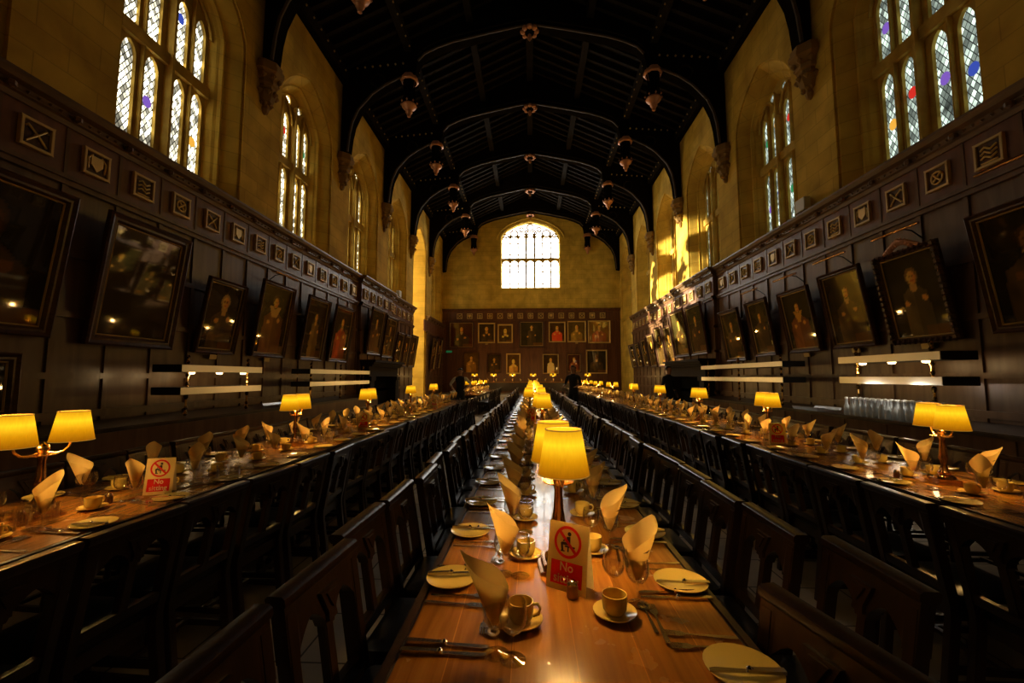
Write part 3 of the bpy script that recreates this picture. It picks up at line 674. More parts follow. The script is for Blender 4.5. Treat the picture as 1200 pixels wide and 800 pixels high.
# picture lights: slim brass bars on bent arms above the right-hand paintings
for n, (s, y, z, lb) in enumerate([(1,5.0,3.95,'slim picture light bar at the right edge of the photo'),(1,6.65,3.66,'slim picture light bar above the ornate crested frame'),(1,8.1,3.66,'slim picture light bar above the portrait beside the ornate frame'),(1,9.5,3.62,'slim picture light bar above the yellow shawl portrait'),(1,11.05,3.62,'slim picture light bar above fifth right-hand portrait'),(-1,9.4,3.75,'slim picture light bar above the broad-collared portrait on left wall')]):
    e = empty('picture_light', (s*(HW-.1), y, z)); tag(e, lb, 'picture light', 'picture lights')
    X = -s
    MB().tube([(X*.42,-.42,.0),(X*.42,.42,.0)], .022, 8).build('light_bar', M['bronze'], e)
    MB().tube([(0,0,-.1),(X*.15,0,.02),(X*.3,0,.05),(X*.42,0,0)], .01, 6).build('bent_arm', M['blackmetal'], e)

# ------------------------------------------------------------------ fireplaces
for s, sd in ((-1,'left'),(1,'right')):
    y0, y1 = BREAK[s]; e = empty('fireplace', (s*HW, (y0+y1)/2, 0)); tag(e, 'dark carved fireplace with black hearth and mantel shelf on the %s wall' % sd, 'fireplace')
    h = (y1-y0)/2
    def bxx(b, d0, d1, u0, u1, z0, z1): b.box(*sorted((-s*d0, -s*d1)), u0, u1, z0, z1)
    b = MB(); bxx(b, .2, .75, -h, h, 1.95, 2.03); bxx(b, .2, .68, -h+.05, h-.05, 1.87, 1.95); bxx(b, .2, .62, -h+.08, h-.08, 1.8, 1.87); b.build('mantel_shelf', M['mantelwood'], e, 0)
    b = MB(); bxx(b, .2, .5, -h+.1, h-.1, 1.45, 1.8)
    b.build('lintel', M['mantelwood'], e, 0)
    for u in (-h+.1, h-.5): b = MB(); bxx(b, .2, .55, u, u+.4, 0, 1.45); bxx(b, .2, .6, u-.03, u+.43, 0, .2); bxx(b, .2, .6, u-.02, u+.42, 1.3, 1.45); b.build('jamb_pillar', M['mantelwood'], e, 0, .01)
    b = MB(); bxx(b, .2, .24, -h+.5, h-.5, 0, 1.45); b.build('hearth_opening', M['hearth_black'], e, 0)  # flat matte black panel fills the opening

# ------------------------------------------------------------------ serving counters, gantries, bottles
for s, sd, segs in ((-1,'left',[(3.0,13.6)]),(1,'right',[(3.0,13.5)])):
    for y0, y1 in segs:
        e = empty('serving_counter', (s*5.45, (y0+y1)/2, 0)); tag(e, 'long dark serving counter along the %s panelled wall' % sd, 'counter')
        h = (y1-y0)/2
        MB().box(-.55, .55, -h, h, .80, .85).build('worktop', M['chair'], e, 0, .01)
        b = MB().box(-.48, .55, -h+.03, h-.03, .0, .80)
        for i in range(int(2*h/.8)): b.box(-s*.48-.015, -s*.48+.015, -h+.06+i*.8, -h+.12+i*.8, .05, .78)
        b.build('cabinet_body', M['panel'], e, 0)
def gantry(s, y0, y1, zt, zl, label):
    e = empty('heated_gantry', (s*5.39, 0, .85)); tag(e, label, 'gantry', 'heated serving gantries')
    for z, nm in ((zt, 'upper'), (zl, 'lower')):
        MB().box(-.225, .225, y0, y1, z-.115-.85, z-.85).build('shelf_box', M['blackmetal'], e, 0, .006)
        b = MB().box(*sorted((-s*.226, -s*.232)), y0+.01, y1, z-.11-.85, z-.005-.85)
        ob = b.build('steel_fascia', M['steel'], e, 0); ob['label'] = 'brushed steel fascia strip'
    if y0 < 7: heat(e, s, y0, y1, zt)
    if y0 < 6:
        for i in range(2):
            L_ = bpy.data.lights.new('heat_and_fill_glow', 'POINT'); L_.energy = 4; L_.color = (1,.88,.7); o = bpy.data.objects.new('heat_and_fill_glow', L_); COL.objects.link(o); o.location = (s*5.02, y0+.5+i*.8, zl-.145)  # added fill below the lower shelf, only to brighten the bottles
    L = y1-y0; n = 3 if L > 3 else 2
    for i in range(n):
        y = y0+.25+i*(L-.5)/(n-1); b = MB()
        b.tube([(-s*.12,y,.002),(-s*.12,y,zt+.12-.85)], .016, 8)
        for z in (.035, .12, .3, .42, zl-.85-.16, zl-.85+.05, zt-.85-.16, zt-.85+.04, zt-.85+.12): b.lathe([(.016,-.03),(.032,0),(.016,.03)], 8, (-s*.12, y, z))
        b.build('post', M['brass'], e)
def heat(e, s, y0, y1, z):
    for i in range(3):
        y = y0+.35+i*(y1-y0-.7)/2
        MB().lathe([(0,-.03),(.04,-.025),(.05,0)], 10, (-s*.1, y, z-.85-.115)).build('heat_lamp', M['heat'], e)
        L = bpy.data.lights.new('heat_and_fill_glow', 'POINT'); L.energy = 2.2; L.color = (1,.66,.3); L.shadow_soft_size = .05; o = bpy.data.objects.new('heat_and_fill_glow', L); COL.objects.link(o); o.location = (s*5.39-s*.1, y, z-.18)
M['heat'] = mat('heat_lamp', (.5,.4,.3), .4, emit=(1,.7,.3), es=8)
gantry(-1, 6.1, 8.0, 1.63, 1.29, 'heated gantry with two gold-lit bars on left counter, nearer one')
gantry(-1, 9.8, 13.5, 1.63, 1.33, 'long heated gantry with two steel bars on left counter, further one')
gantry(1, 5.6, 7.4, 1.775, 1.45, 'heated gantry above the glass bottles on right counter')
gantry(1, 9.0, 13.2, 1.77, 1.44, 'long heated gantry with two steel bars on right counter, further one')
pb = MB().lathe([(0,.0),(.036,0),(.040,.01),(.040,.10),(.035,.135),(.021,.175),(.019,.235),(.023,.24),(.023,.25),(.016,.25),(.016,.18),(.031,.132),(.036,.10),(.036,.015),(0,.012)], 14)
bm_ = pb.mesh('glass_bottle', M['bottleglass'], 60)
cap_ = MB().lathe([(.0,.252),(.024,.252),(.025,.256),(.024,.275),(0,.278)], 12).mesh('bottle_cap', M['plasticwhite'], 40)
for r in range(2):
    for i in range(14):
        o = link('glass_bottle', bm_); o.location = (5.0+.12*r, 7.05-.112*i-.03*r, .851); link('bottle_cap', cap_, o)
        tag(o, 'clear glass bottle on right counter, %s row, %s from the far end' % ('front' if r == 0 else 'back', ordw(i+1)), 'bottle', 'clear bottles on the right counter')
# stacked white plates and trays on the counters
for s, y, lb in ((1,8.0,'pale metal tray on right counter beyond the bottles'),(-1,8.7,'pale metal tray on left counter between the gantries')):
    e = MB().prism([(-.2,0),(.2,0),(.23,.06),(.2,.06),(.17,.02),(-.17,.02),(-.2,.06),(-.23,.06)], lambda u, z, d: (u, d, z), -.35, .35).build('serving_tray', M['steel'], None, 0); e.location = (s*5.15, y, .851); tag(e, lb, 'tray')
for s, y, zc, lb in ((-1,18.9,5.0,'small white floodlight box on the left cornice'),(1,9.35,5.0,'small white floodlight box on the right cornice')):
    e = empty('floodlight', (s*(HW-.13), y, zc)); tag(e, lb, 'floodlight')
    MB().box(-.07, .07, -.16, .16, .05, .33).build('housing', M['plasticwhite'], e, 0, .01); MB().box(-.03, .03, -.05, .05, 0, .06).build('bracket', M['blackmetal'], e, 0)

# ------------------------------------------------------------------ chairs
def lean(z): return -.075*max(0, z-.45)/.47-.05*max(0, .4-z)/.4
def chair_bits():
    mp = lambda u, z, d: (u*.9, lean(z)+d, z*.94)
    bits = []
    def seg(zs, poly):       # prism cut at heights so that it follows the rake
        pass
    for x in (-.197, .197):
        b = MB(); zs = [0,.2,.4,.45,.6,.75,.88]
        b.rings([[mp(x-.022,z,-.022),mp(x+.022,z,-.022),mp(x+.022,z,.022),mp(x-.022,z,.022)] for z in zs]); b.f += [[0,1,2,3],[24,25,26,27]]; b.m += [0,0]
        bits.append(('back_leg', b, 'chair', .003))
    b = MB()                 # top rail with two pointed arch soffits
    def soff(x):
        for c in (-.0975, .0975):
            q = abs(x-c)/.074
            if q < 1: return .762+.058*(1-q**1.5)
        return .745
    xs = sorted(set([-.222,-.1715,-.0235,.0235,.1715,.222]+[c+.074*t/6 for c in (-.0975,.0975) for t in range(-6,7)]))
    up = [mp(x, .905, d) for d in (-.02,.02) for x in xs]; lo = [mp(x, soff(x), d) for d in (-.02,.02) for x in xs]; n = len(xs)
    b.add(up+lo, [(i,i+1,2*n+i+1,2*n+i) for i in range(n-1)]+[(n+i,n+i+1,3*n+i+1,3*n+i) for i in range(n-1)]+[(i,i+1,n+i+1,n+i) for i in range(n-1)]+[(2*n+i,2*n+i+1,3*n+i+1,3*n+i) for i in range(n-1)]+[(0,n,3*n,2*n),(n-1,2*n-1,4*n-1,3*n-1)])
    b.rings([[mp(-.228,z,-w),mp(.228,z,-w),mp(.228,z,w),mp(-.228,z,w)] for z, w in ((.895,.022),(.905,.028),(.922,.028),(.93,.02))]); o = len(b.v); b.f += [[o-4,o-3,o-2,o-1]]; b.m += [0]
    bits.append(('top_rail', b, 'chair', 0))
    b = MB(); zs = [.54,.65,.75,.79]; b.rings([[mp(-.022,z,-.016),mp(.022,z,-.016),mp(.022,z,.016),mp(-.022,z,.016)] for z in zs]); b.f += [[0,1,2,3]]; b.m += [0]; bits.append(('slat', b, 'chair', .003))
    b = MB()
    for d0 in (-.032, .02): b.prism([(-.055,.86),(.055,.86),(.022,.79),(.026,.765),(-.026,.765),(-.022,.79)], mp, d0, d0+.012); b.prism([(-.03,.85),(.03,.85),(0,.80)], mp, d0-.006, d0+.018)
    bits.append(('carved_bracket', b, 'chair', 0))
    b = MB().rings([[mp(-.18,z,-.018),mp(.18,z,-.018),mp(.18,z,.018),mp(-.18,z,.018)] for z in (.505,.55)]); b.f += [[0,1,2,3],[4,5,6,7]]; b.m += [0,0]; bits.append(('lower_rail', b, 'chair', .004))
    b = MB(); b.box(-.193, .193, .0, .40, .36, .425); bits.append(('seat_frame', b, 'chair', .004))
    b = MB(); n = 8; Rg = []
    for z, k_ in ((.425,1),(.45,1.015),(.468,.98),(.477,.86),(.481,.55)):
        Rg.append([(sx*k_*(.19), .205+sy*k_*.19, z) for sx, sy in [(-.9,-1),(.9,-1),(1,-.9),(1,.9),(.9,1),(-.9,1),(-1,.9),(-1,-.9)]])
    b.rings(Rg); o = len(b.v); b.f += [list(range(o-8, o))]; b.m += [0]; bits.append(('seat', b, 'leather', 0))
    for x in (-.168, .168):
        b = MB().box(x-.022, x+.022, .355, .4, .26, .36).box(x-.022, x+.022, .355, .4, 0, .08); b.lathe([(.02,.08),(.013,.1),(.02,.17),(.014,.22),(.02,.26)], 8, (x, .378, 0)); bits.append(('front_leg', b, 'chair', 0))
    for x in (-.17, .17): b = MB().bar((x,-.03,.14), (x,.37,.14), .02, .03); bits.append(('stretcher', b, 'chair', 0))
    b = MB().bar((-.17,.18,.15), (.17,.18,.15), .025, .02); bits.append(('stretcher', b, 'chair', 0))
    return bits
bits = chair_bits()
chair0 = empty('dining_chair'); tag(chair0, 'x', 'chair')
far = MB()
for nm, b, mt, bv in bits:
    b.build(nm, M[mt], chair0, 40, bv)
    mi = 1 if mt == 'leather' else 0; k0 = len(far.v); far.v += b.v; far.f += [[i+k0 for i in f] for f in b.f]; far.m += [mi]*len(b.f)
far_me = far.mesh('dining_chair', [M['chair'], M['leather']], 40)
first_chair = [True]
def put_chair(x, y, rz, label, group, parts):
    if not parts:
        o = link('dining_chair', far_me); o.location = (x, y, 0); o.rotation_euler = (0,0,rz); return tag(o, label, 'chair', group)
    if first_chair[0]:
        first_chair[0] = False; chair0.location = (x, y, 0); chair0.rotation_euler = (0,0,rz); return tag(chair0, label, 'chair', group)
    return dup(chair0, (x, y, 0), rz, label, group)
# tables: (name, x0, x1, segments, rows: (side word, back x))
TZ = .76
TABLES = [('centre', -.36, .58, [(.45, 22.5)], {-1: -.585, 1: .90}),
          ('left', -2.86, -1.94, [(.9, 12.7), (16.4, 22.5)], {-1: -3.08, 1: -1.65}),
          ('right', 2.26, 3.16, [(1.2, 23.5)], {-1: 1.91, 1: 3.42})]
PITCH_Y = .44
rnd = random.Random(3)
rows = []
for tn, x0, x1, segs, backs in TABLES:
    for si, (a, b_) in enumerate(segs):
        e = empty('refectory_table', ((x0+x1)/2, (a+b_)/2, 0)); w = (x1-x0)/2; h = (b_-a)/2
        nm = {'centre':'long polished oak dining table down the middle of the hall', 'left':'long oak dining table by the left wall, near stretch' if si == 0 else 'oak dining table by the left wall, far stretch beyond the waiter', 'right':'long oak dining table by the right wall'}[tn]
        tag(e, nm, 'table')
        top = MB().box(-w+.03, w-.03, -h, h, TZ-.045, TZ); top.build('tabletop', M['table'], e, 0, .004)
        for sg in (-1, 1): ob = MB().box(sg*(w-.015)-.018, sg*(w-.015)+.018, -h, h, TZ-.05, TZ+.002).build('edge_moulding', M['chair'], e, 0, .008)
        MB().box(-w+.1, w-.1, -h+.15, h-.15, TZ-.14, TZ-.045).build('apron', M['chair'], e, 0)
        n = max(2, int(2*h/2.4)); 
        for i in range(n+1):
            y = -h+.3+i*(2*h-.6)/n
            for sg in (-1, 1):
                MB().lathe([(.05,0),(.05,.1),(.03,.14),(.055,.3),(.035,.5),(.05,.56),(.05,TZ-.14)], 8, (sg*.08, y, 0)).build('leg', M['chair'], e)
    for sd in (-1, 1):
        bx_ = backs[sd]; rz = -PI/2 if sd < 0 else PI/2     # chair faces the table
        rows.append((tn, sd, bx_, rz, x0, x1, segs))
SIDE = {('centre',-1):'left side of centre table', ('centre',1):'right side of centre table', ('left',-1):'wall side of left table', ('left',1):'aisle side of left table', ('right',-1):'aisle side of right table', ('right',1):'wall side of right table'}
NCH = 0
for tn, sd, bx_, rz, x0, x1, segs in rows:
    yc = 1.28-.44*3; n = 0
    if tn == 'right': yc += .12
    while yc < 22.6:
        yc += PITCH_Y*1.0
        if not any(a+.1 < yc < b_-.05 for a, b_ in segs): continue
        if not (inview(bx_, yc+.2, .92, 0) or inview(bx_, yc, .5, 0)): continue
        if NCH >= 299: continue
        x, y, r = bx_+rnd.uniform(-.045,.03)*(-1 if sd < 0 else 1)*-1, yc+rnd.uniform(-.004,.004), rz+rnd.uniform(-.07,.07)
        if tn == 'centre': y += .06 if sd < 0 else .12
        if (tn, sd) == ('centre', 1):
            if n == 0: x, y, r = .63, 1.06, PI/2+.22
            if n == 1: x, y, r = 1.0, 1.45, PI/2-.02
            if n == 2: x, y = .915, 1.86
        n += 1; NCH += 1
        put_chair(x, y, r, 'dark gothic chair on the %s, %s from the camera' % (SIDE[(tn, sd)], ordw(n)), 'chairs on the '+SIDE[(tn, sd)], parts=(yc < 6.5 and tn == 'centre') or yc < 5)
print('chairs', NCH)

# ------------------------------------------------------------------ tableware
def cat_mesh(mb, name, mt, sm=50): return mb.mesh(name, mt, sm)
GP = [(.0,.0),(.031,.0),(.032,.002),(.02,.005),(.005,.009),(.0036,.02),(.0036,.055),(.006,.061),(.020,.068),(.031,.082),(.0355,.098),(.035,.115),(.0315,.138),(.0303,.138),(.0337,.115),(.034,.099),(.0295,.084),(.018,.071),(.0,.066)]
wine_me = MB().lathe(GP, 18).mesh('wine_glass', M['glass'], 60)
tumb_me = MB().lathe([(0,0),(.026,0),(.028,.004),(.031,.09),(.0296,.09),(.0265,.01),(0,.008)], 14).mesh('tumbler', M['glass'], 60)
plate_me = MB().lathe([(0,.004),(.05,.002),(.055,.004),(.085,.014),(.086,.017),(.080,.016),(.056,.009),(0,.008)], 28).mesh('side_plate', M['ceramic'], 50)
saucer_me = MB().lathe([(0,.003),(.035,.002),(.062,.014),(.0625,.017),(.055,.014),(.028,.008),(0,.008)], 24).mesh('saucer', M['ceramic'], 50)
cup0 = empty('tea_cup'); tag(cup0, 'x', 'cup')
MB().lathe([(0,.0),(.024,0),(.027,.004),(.034,.014),(.036,.03),(.036,.054),(.033,.054),(.033,.03),(.03,.015),(0,.008)], 20).build('bowl', M['ceramic'], cup0, 60)
MB().tube([(.034,0,.046),(.048,0,.046),(.055,0,.034),(.05,0,.02),(.034,0,.014)], .0045, 6).build('handle', M['ceramic'], cup0, 60)
def napkin(seed):
    r = random.Random(seed); b = MB(); n, mrows = 40, 9; off = r.uniform(-.4, .4); Rg = []
    for j in range(mrows):
        v = j/(mrows-1); ring = []
        for i in range(n+1):
            th = -PI*1.08+2*PI*1.08*i/n
            pk = max(0, 1-abs(th-off)/(PI*1.05))
            h = .085+.095*pk**1.35+(.012 if i == n else 0)
            z = .068+v*h; rr = .007+.040*((z-.068)/.10)**.8
            flare = 1+.12*max(0, z-.15)/.1
            ring.append((rr*math.cos(th)*1.0*flare, rr*math.sin(th)*.72*flare+.0015*i/n, z+.004*math.sin(3*th+seed)))
        Rg.append(ring)
    b.rings(Rg, closed=False)
    me = b.mesh('napkin', M['napkin'], 60, weld=False)
    return me
nap_me = [napkin(i) for i in range(5)]
mark_me = MB().prism([(-.011,.155),(-.002,.158),(.012,.164),(.004,.155)], lambda u, z, d: (u, d, z), -.0005, .0005).mesh('crest_mark', mat('brown_thread', (.12,.05,.02), .8), 0)
# cutlery, lying along +x (tip at +x), 3 mm above the table
def fork_mesh(L):
    b = MB(); b.prism([(-L/2,-.006),(-L/2+.02,-.007),(L*.1,-.003),(L*.2,-.004),(L*.25,-.011),(L*.34,-.012),(L*.34,.012),(L*.25,.011),(L*.2,.004),(L*.1,.003),(-L/2+.02,.007),(-L/2,.006)], lambda u, v, d: (u, v, d), .003, .006)
    for k_ in (-.0098,-.0033,.0033,.0098): b.box(L*.34, L/2, k_-.0017, k_+.0017, .004, .0065)
    return b.mesh('fork', M['silver'], 30)
def knife_mesh(L):
    b = MB(); b.prism([(-L/2,-.007),(-L*.05,-.006),(-L*.05,.006),(-L/2,.008)], lambda u, v, d: (u, v, d), .002, .010)
    b.lathe([(0,-.01),(.008,-.004),(.008,.004),(0,.01)], 8, (-L*.04, 0, .007)); b.prism([(-L*.05,-.005),(L*.4,-.009),(L*.48,-.006),(L/2,.006),(-L*.05,.006)], lambda u, v, d: (u, v, d), .003, .0055)
    return b.mesh('knife', M['silver'], 30)
def spoon_mesh(L):
    b = MB(); b.prism([(-L/2,-.006),(L*.15,-.003),(L*.22,-.004),(L*.22,.004),(L*.15,.003),(-L/2,.006)], lambda u, v, d: (u, v, d), .003, .006)
    Rg = [[(L*.34+L*.15*k_*math.cos(a), .019*k_*math.sin(a), .0035+.003*k_*k_+dz) for a in [i*PI/7 for i in range(14)]] for k_, dz in ((.3,0),(.7,0),(1,0),(.7,.002),(.3,.002))]
    b.rings(Rg); return b.mesh('spoon', M['silver'], 60)
fork_me, knife_me, spoon_me, bknife_me = fork_mesh(.19), knife_mesh(.22), spoon_mesh(.16), knife_mesh(.17)
WIRE = []; GLS = []                     # far glasses collected into one stuff object
items = []
nsign = [0]
for tn, sd, bx_, rz, x0, x1, segs in rows:
    edge = x0 if sd < 0 else x1; ds = -sd    # direction from edge towards the table middle: +1 for left side
    yc = 1.28-.44*3; n = 0
    if tn == 'right': yc += .12
    where = SIDE[(tn, sd)]
    while yc < 23:
        yc += PITCH_Y
        if not any(a+.15 < yc < b_-.2 for a, b_ in segs): continue
        X = lambda d: edge+ds*d
        Yl = lambda l: yc+l*ds                 # diner's left is +Y on the left side, -Y on the right side
        ja = lambda s_=.012: rnd.uniform(-s_, s_)
        if not (inview(X(.3), yc, .95, 5) or inview(X(.1), yc, .78, 5)): continue
        n += 1; nw = ordw(n); grp = where
        face = 0 if ds > 0 else PI
        cull = lambda x, y, z=.78: inview(x, y, z, 12)
        # napkin in its glass, and the empty glass
        gx, gy = X(.265)+ja(), Yl(-.18)+ja(.02); g2x, g2y = X(.325)+ja(), Yl(-.19)+ja(.02)
        if yc < 2 and tn == 'centre': g2y = Yl(-.18)
        near = yc < 9.8
        if tn == 'centre' and sd > 0: gy, g2y = yc+.10+ja(.015), yc+.125+ja(.015)
        skip = tn == 'centre' and yc < 1
        if cull(gx, gy, .9) and not skip:
            o = link('napkin', nap_me[rnd.randrange(5)]); o.location = (gx, gy, TZ+.004); o.rotation_euler = (ja(.08), ja(.08), rnd.uniform(0, 2*PI))
            if tn == 'centre': o.rotation_euler.z = (PI*.86 if sd < 0 else .55)+rnd.uniform(-.35, .35)
            tag(o, 'folded cream napkin in wine glass, %s, %s from the camera' % (where, nw), 'napkin', 'napkins, '+grp)
            if yc < 3.2:
                c = link('crest_mark', mark_me, o); c.location = (0,-.042,0); c['label'] = 'small brown embroidered mark'
            GLS.append((math.hypot(gx, gy), gx, gy, 'wine glass holding a napkin, %s, %s from the camera' % (where, nw), 'napkin glasses, '+grp))
        if cull(g2x, g2y, .88) and not skip:
            GLS.append((math.hypot(g2x, g2y), g2x, g2y, 'empty clear wine glass, %s, %s from the camera' % (where, nw), 'empty wine glasses, '+grp))
        px_, py_ = X(.088)+ja(.006), Yl(.215)+ja()
        skipl = skip and sd < 0
        if (tn == 'centre' or yc < 9) and cull(px_, py_) and not skipl:
            o = link('side_plate', plate_me); o.location = (px_, py_, TZ+.001); tag(o, 'cream yellow side plate on the %s, %s from the camera' % (where, nw), 'plate', 'side plates, '+grp)
        cx_, cy_ = X(.335)+ja(), Yl(-.03)+ja()
        if yc < 12 and cull(cx_, cy_):
            o = link('saucer', saucer_me); o.location = (cx_, cy_, TZ+.001); tag(o, 'cream yellow saucer under cup, %s, %s from the camera' % (where, nw), 'saucer', 'saucers, '+grp)
            lb = 'cream yellow tea cup, %s, %s from the camera' % (where, nw)
            rr = rnd.uniform(-1, 1)+(PI/4)
            if cup0['label'] == 'x': cup0.location = (cx_, cy_, TZ+.009); cup0['label'] = lb; cup0['group'] = 'tea cups, '+grp
            else: dup(cup0, (cx_, cy_, TZ+.009), rr, lb, 'tea cups, '+grp)
        if yc < (7 if tn == 'centre' else 4.2):
            def cut(me, nm, x, y, r, lb, z=TZ):
                if not cull(x, y) or (skip and sd > 0) or (skipl and nm != 'knife') or (skipl and z > TZ): return
                o = link(nm, me); o.location = (x, y, z); o.rotation_euler = (0,0,r); tag(o, lb+', '+where+', place %s from camera' % nw, nm, nm+'s, '+grp)
            for d_, w_ in ((.10,'outer'),(.125,'inner')):
                cut(knife_me, 'knife', X(.135)+ja(.008), Yl(-.165 if w_ == 'outer' else -.13), face+ja(.1), 'silver table knife, %s of pair' % w_)
                cut(fork_me, 'fork', X(.135)+ja(.008), Yl(d_+(.0 if w_ == 'inner' else -.025)-.01), face+ja(.1), 'silver table fork, %s of pair' % w_)
            cut(spoon_me, 'spoon', X(.245), Yl(-.02), -PI/2*ds+ja(.2), 'silver dessert spoon')
            cut(fork_me, 'fork', X(.225), Yl(0.01), PI/2*ds*-1+ja(.15), 'silver dessert fork')
            cut(bknife_me, 'knife', px_, py_+.02*ds, face+ja(.2), 'silver butter knife across the plate', TZ+.015)
GLS.sort()
for i, (d_, gx, gy, lb, grp) in enumerate(GLS):
    if i < 300: o = link('wine_glass', wine_me); o.location = (gx, gy, TZ+.001); tag(o, lb, 'wine glass', grp)
    else: WIRE.append((gx, gy))
ws = MB(); base = MB().lathe(GP[1:13], 8)
for gx, gy in WIRE: ws.add([(gx+x, gy+y, TZ+.001+z) for x, y, z in base.v], base.f)
o = ws.build('wine_glasses', M['glass'], None, 60, weld=False); tag(o, 'mass of small distant wine glasses on the far halves of the tables', 'wine glasses', kind='stuff')
print('far glasses', len(WIRE))

# ------------------------------------------------------------------ table lamps with two shades
lamp0 = empty('table_lamp'); tag(lamp0, 'x', 'table lamp', 'twin-shade brass table lamps')
b = MB(); b.box(-.075, .075, -.075, .075, 0, .012); b.box(-.06, .06, -.06, .06, .012, .03); b.lathe([(.055,.03),(.05,.045),(.03,.055),(.035,.07)], 8, a0=PI/8); b.build('base', M['bronze'], lamp0, 30, .003)
MB().lathe([(.034,.07),(.02,.09),(.014,.12),(.026,.16),(.019,.2),(.015,.27),(.02,.293)], 10).build('column', M['bronze'], lamp0, 50)
MB().lathe([(.02,.293),(.055,.298),(.057,.303),(.02,.303),(.018,.315),(.026,.325),(.024,.345),(.01,.355),(0,.37)], 16).build('drip_pan', M['brass'], lamp0, 50)
SHZ = .355
sh = MB(); sh.lathe([(.088,0),(.062,.15)], 28, cap=False); sh.lathe([(.0875,.002),(.0615,.15)], 28, cap=False)
shade_me = sh.mesh('lamp_shade', M['shade'], 60, weld=False)
rim_me = MB().tube([(.062*math.cos(a), .062*math.sin(a), .15) for a in [i*PI/12 for i in range(25)]], .0025, 5).mesh('shade_rim', mat('shade_trim', (.5,.28,.05), .7, emit=(1,.5,.06), es=.25), 60)
rim2_me = MB().tube([(.088*math.cos(a), .088*math.sin(a), .0) for a in [i*PI/12 for i in range(25)]], .002, 5).mesh('shade_rim', bpy.data.materials['shade_trim'], 60)
bulb_me = MB().lathe([(0,.03),(.006,.035),(.012,.055),(.018,.075),(.014,.095),(0,.105)], 10).mesh('bulb', M['bulb'], 60)
for sg in (-1, 1):
    MB().tube([(sg*.02,0,.308),(sg*.055,0,.300),(sg*.085,0,.305),(sg*.106,0,.325),(sg*.116,0,.35),(sg*.118,0,.38)], .0055, 8).lathe([(.012,.36),(.016,.37),(.012,.395)], 8, (sg*.118,0,0)).build('arm', M['brass'], lamp0, 60)
    s_ = link('lamp_shade', shade_me, lamp0); s_.location = (sg*.118, 0, SHZ)
    q = link('shade_rim', rim_me, s_); q = link('shade_rim', rim2_me, s_); q = link('bulb', bulb_me, s_); 
lights = []
def lamp_light(x, y, z, e):
    L = bpy.data.lights.new('lamp_glow', 'POINT'); L.energy = e; L.color = (1, .60, .19); L.shadow_soft_size = .03
    o = bpy.data.objects.new('lamp_glow', L); COL.objects.link(o); o.location = (x, y, z); return o
LAMPS = [('centre', .1, 1.62, PI/2+.1), ('centre', .12, 4.7, PI/2+.15), ('centre', .07, 7.1, .5), ('centre', .09, 9.7, .3), ('centre', .09, 12.4, .6), ('centre', .09, 15.2, .2), ('centre', .09, 18.2, .5), ('centre', .09, 21, .2),
         ('left', -2.42, 2.05, PI/2-.15), ('left', -2.38, 4.27, PI/2), ('left', -2.4, 6.25, PI/2), ('left', -2.4, 8.5, PI/2+.1), ('left', -2.42, 10.6, PI/2), ('left', -2.4, 16.9, .2), ('left', -2.4, 19.3, .6), ('left', -2.4, 21.6, .2),
         ('right', 2.68, 2.95, PI/2-.3), ('right', 2.65, 4.95, PI/2-.1), ('right', 2.65, 6.9, PI/2), ('right', 2.65, 8.95, PI/2), ('right', 2.65, 11.2, PI/2+.1), ('right', 2.65, 14.1, -.4), ('right', 2.65, 17, .3), ('right', 2.65, 19.8, -.5), ('right', 2.65, 22, .2)]
cnt = {}
firstl = True
for tn, x, y, rz in LAMPS:
    cnt[tn] = cnt.get(tn, 0)+1
    lb = 'brass table lamp with two amber shades on the %s table, %s from the camera' % (tn, ordw(cnt[tn]))
    if firstl: firstl = False; lamp0.location = (x, y, TZ+.003); lamp0.rotation_euler = (0,0,rz); lamp0['label'] = lb
    else: dup(lamp0, (x, y, TZ+.003), rz, lb)
    for sg in (-1, 1):
        lx, ly = x+sg*.118*math.cos(rz), y+sg*.118*math.sin(rz)
        if y < 9: lamp_light(lx, ly, TZ+SHZ+.035, 11)
    if y >= 9: lamp_light(x, y, TZ+SHZ+.03, 16)
# high table on the dais
e = empty('high_table', (0, 27.0, .36)); tag(e, 'long high table across the far end of the hall', 'table')
MB().box(-4.4, 3.9, -.45, .45, .71, .76).build('tabletop', M['table'], e, 0, .005)
for x in (-4.1, -2.1, 0, 2, 3.7):
    for y in (-.36, .36): MB().lathe([(.05,0),(.05,.1),(.03,.15),(.055,.35),(.04,.6),(.05,.71)], 8, (x, y, 0)).build('leg', M['chair'], e)
MB().box(-4.35, 3.85, -.40, -.37, .2, .71).build('front_panel', M['chair'], e, 0)
for i, x in enumerate((-3.55, -2.35, -1.15, .15, 1.4, 3.87-.3)):
    dup(lamp0, (x, 27.0, .36+TZ+.001), .15, 'small distant twin-shade lamp on the high table, %s from the left' % ordw(i+1), 'lamps on the high table')
    lamp_light(x, 27, .36+TZ+.38, 15)
for i in range(16):
    o = link('napkin', nap_me[i % 5]); o.location = (-4.2+i*.51, 26.75, .36+TZ-.03); o.rotation_euler = (0,0,i*1.3); tag(o, 'tiny folded napkin on the high table, %s from the left' % ordw(i+1), 'napkin', 'napkins on the high table')

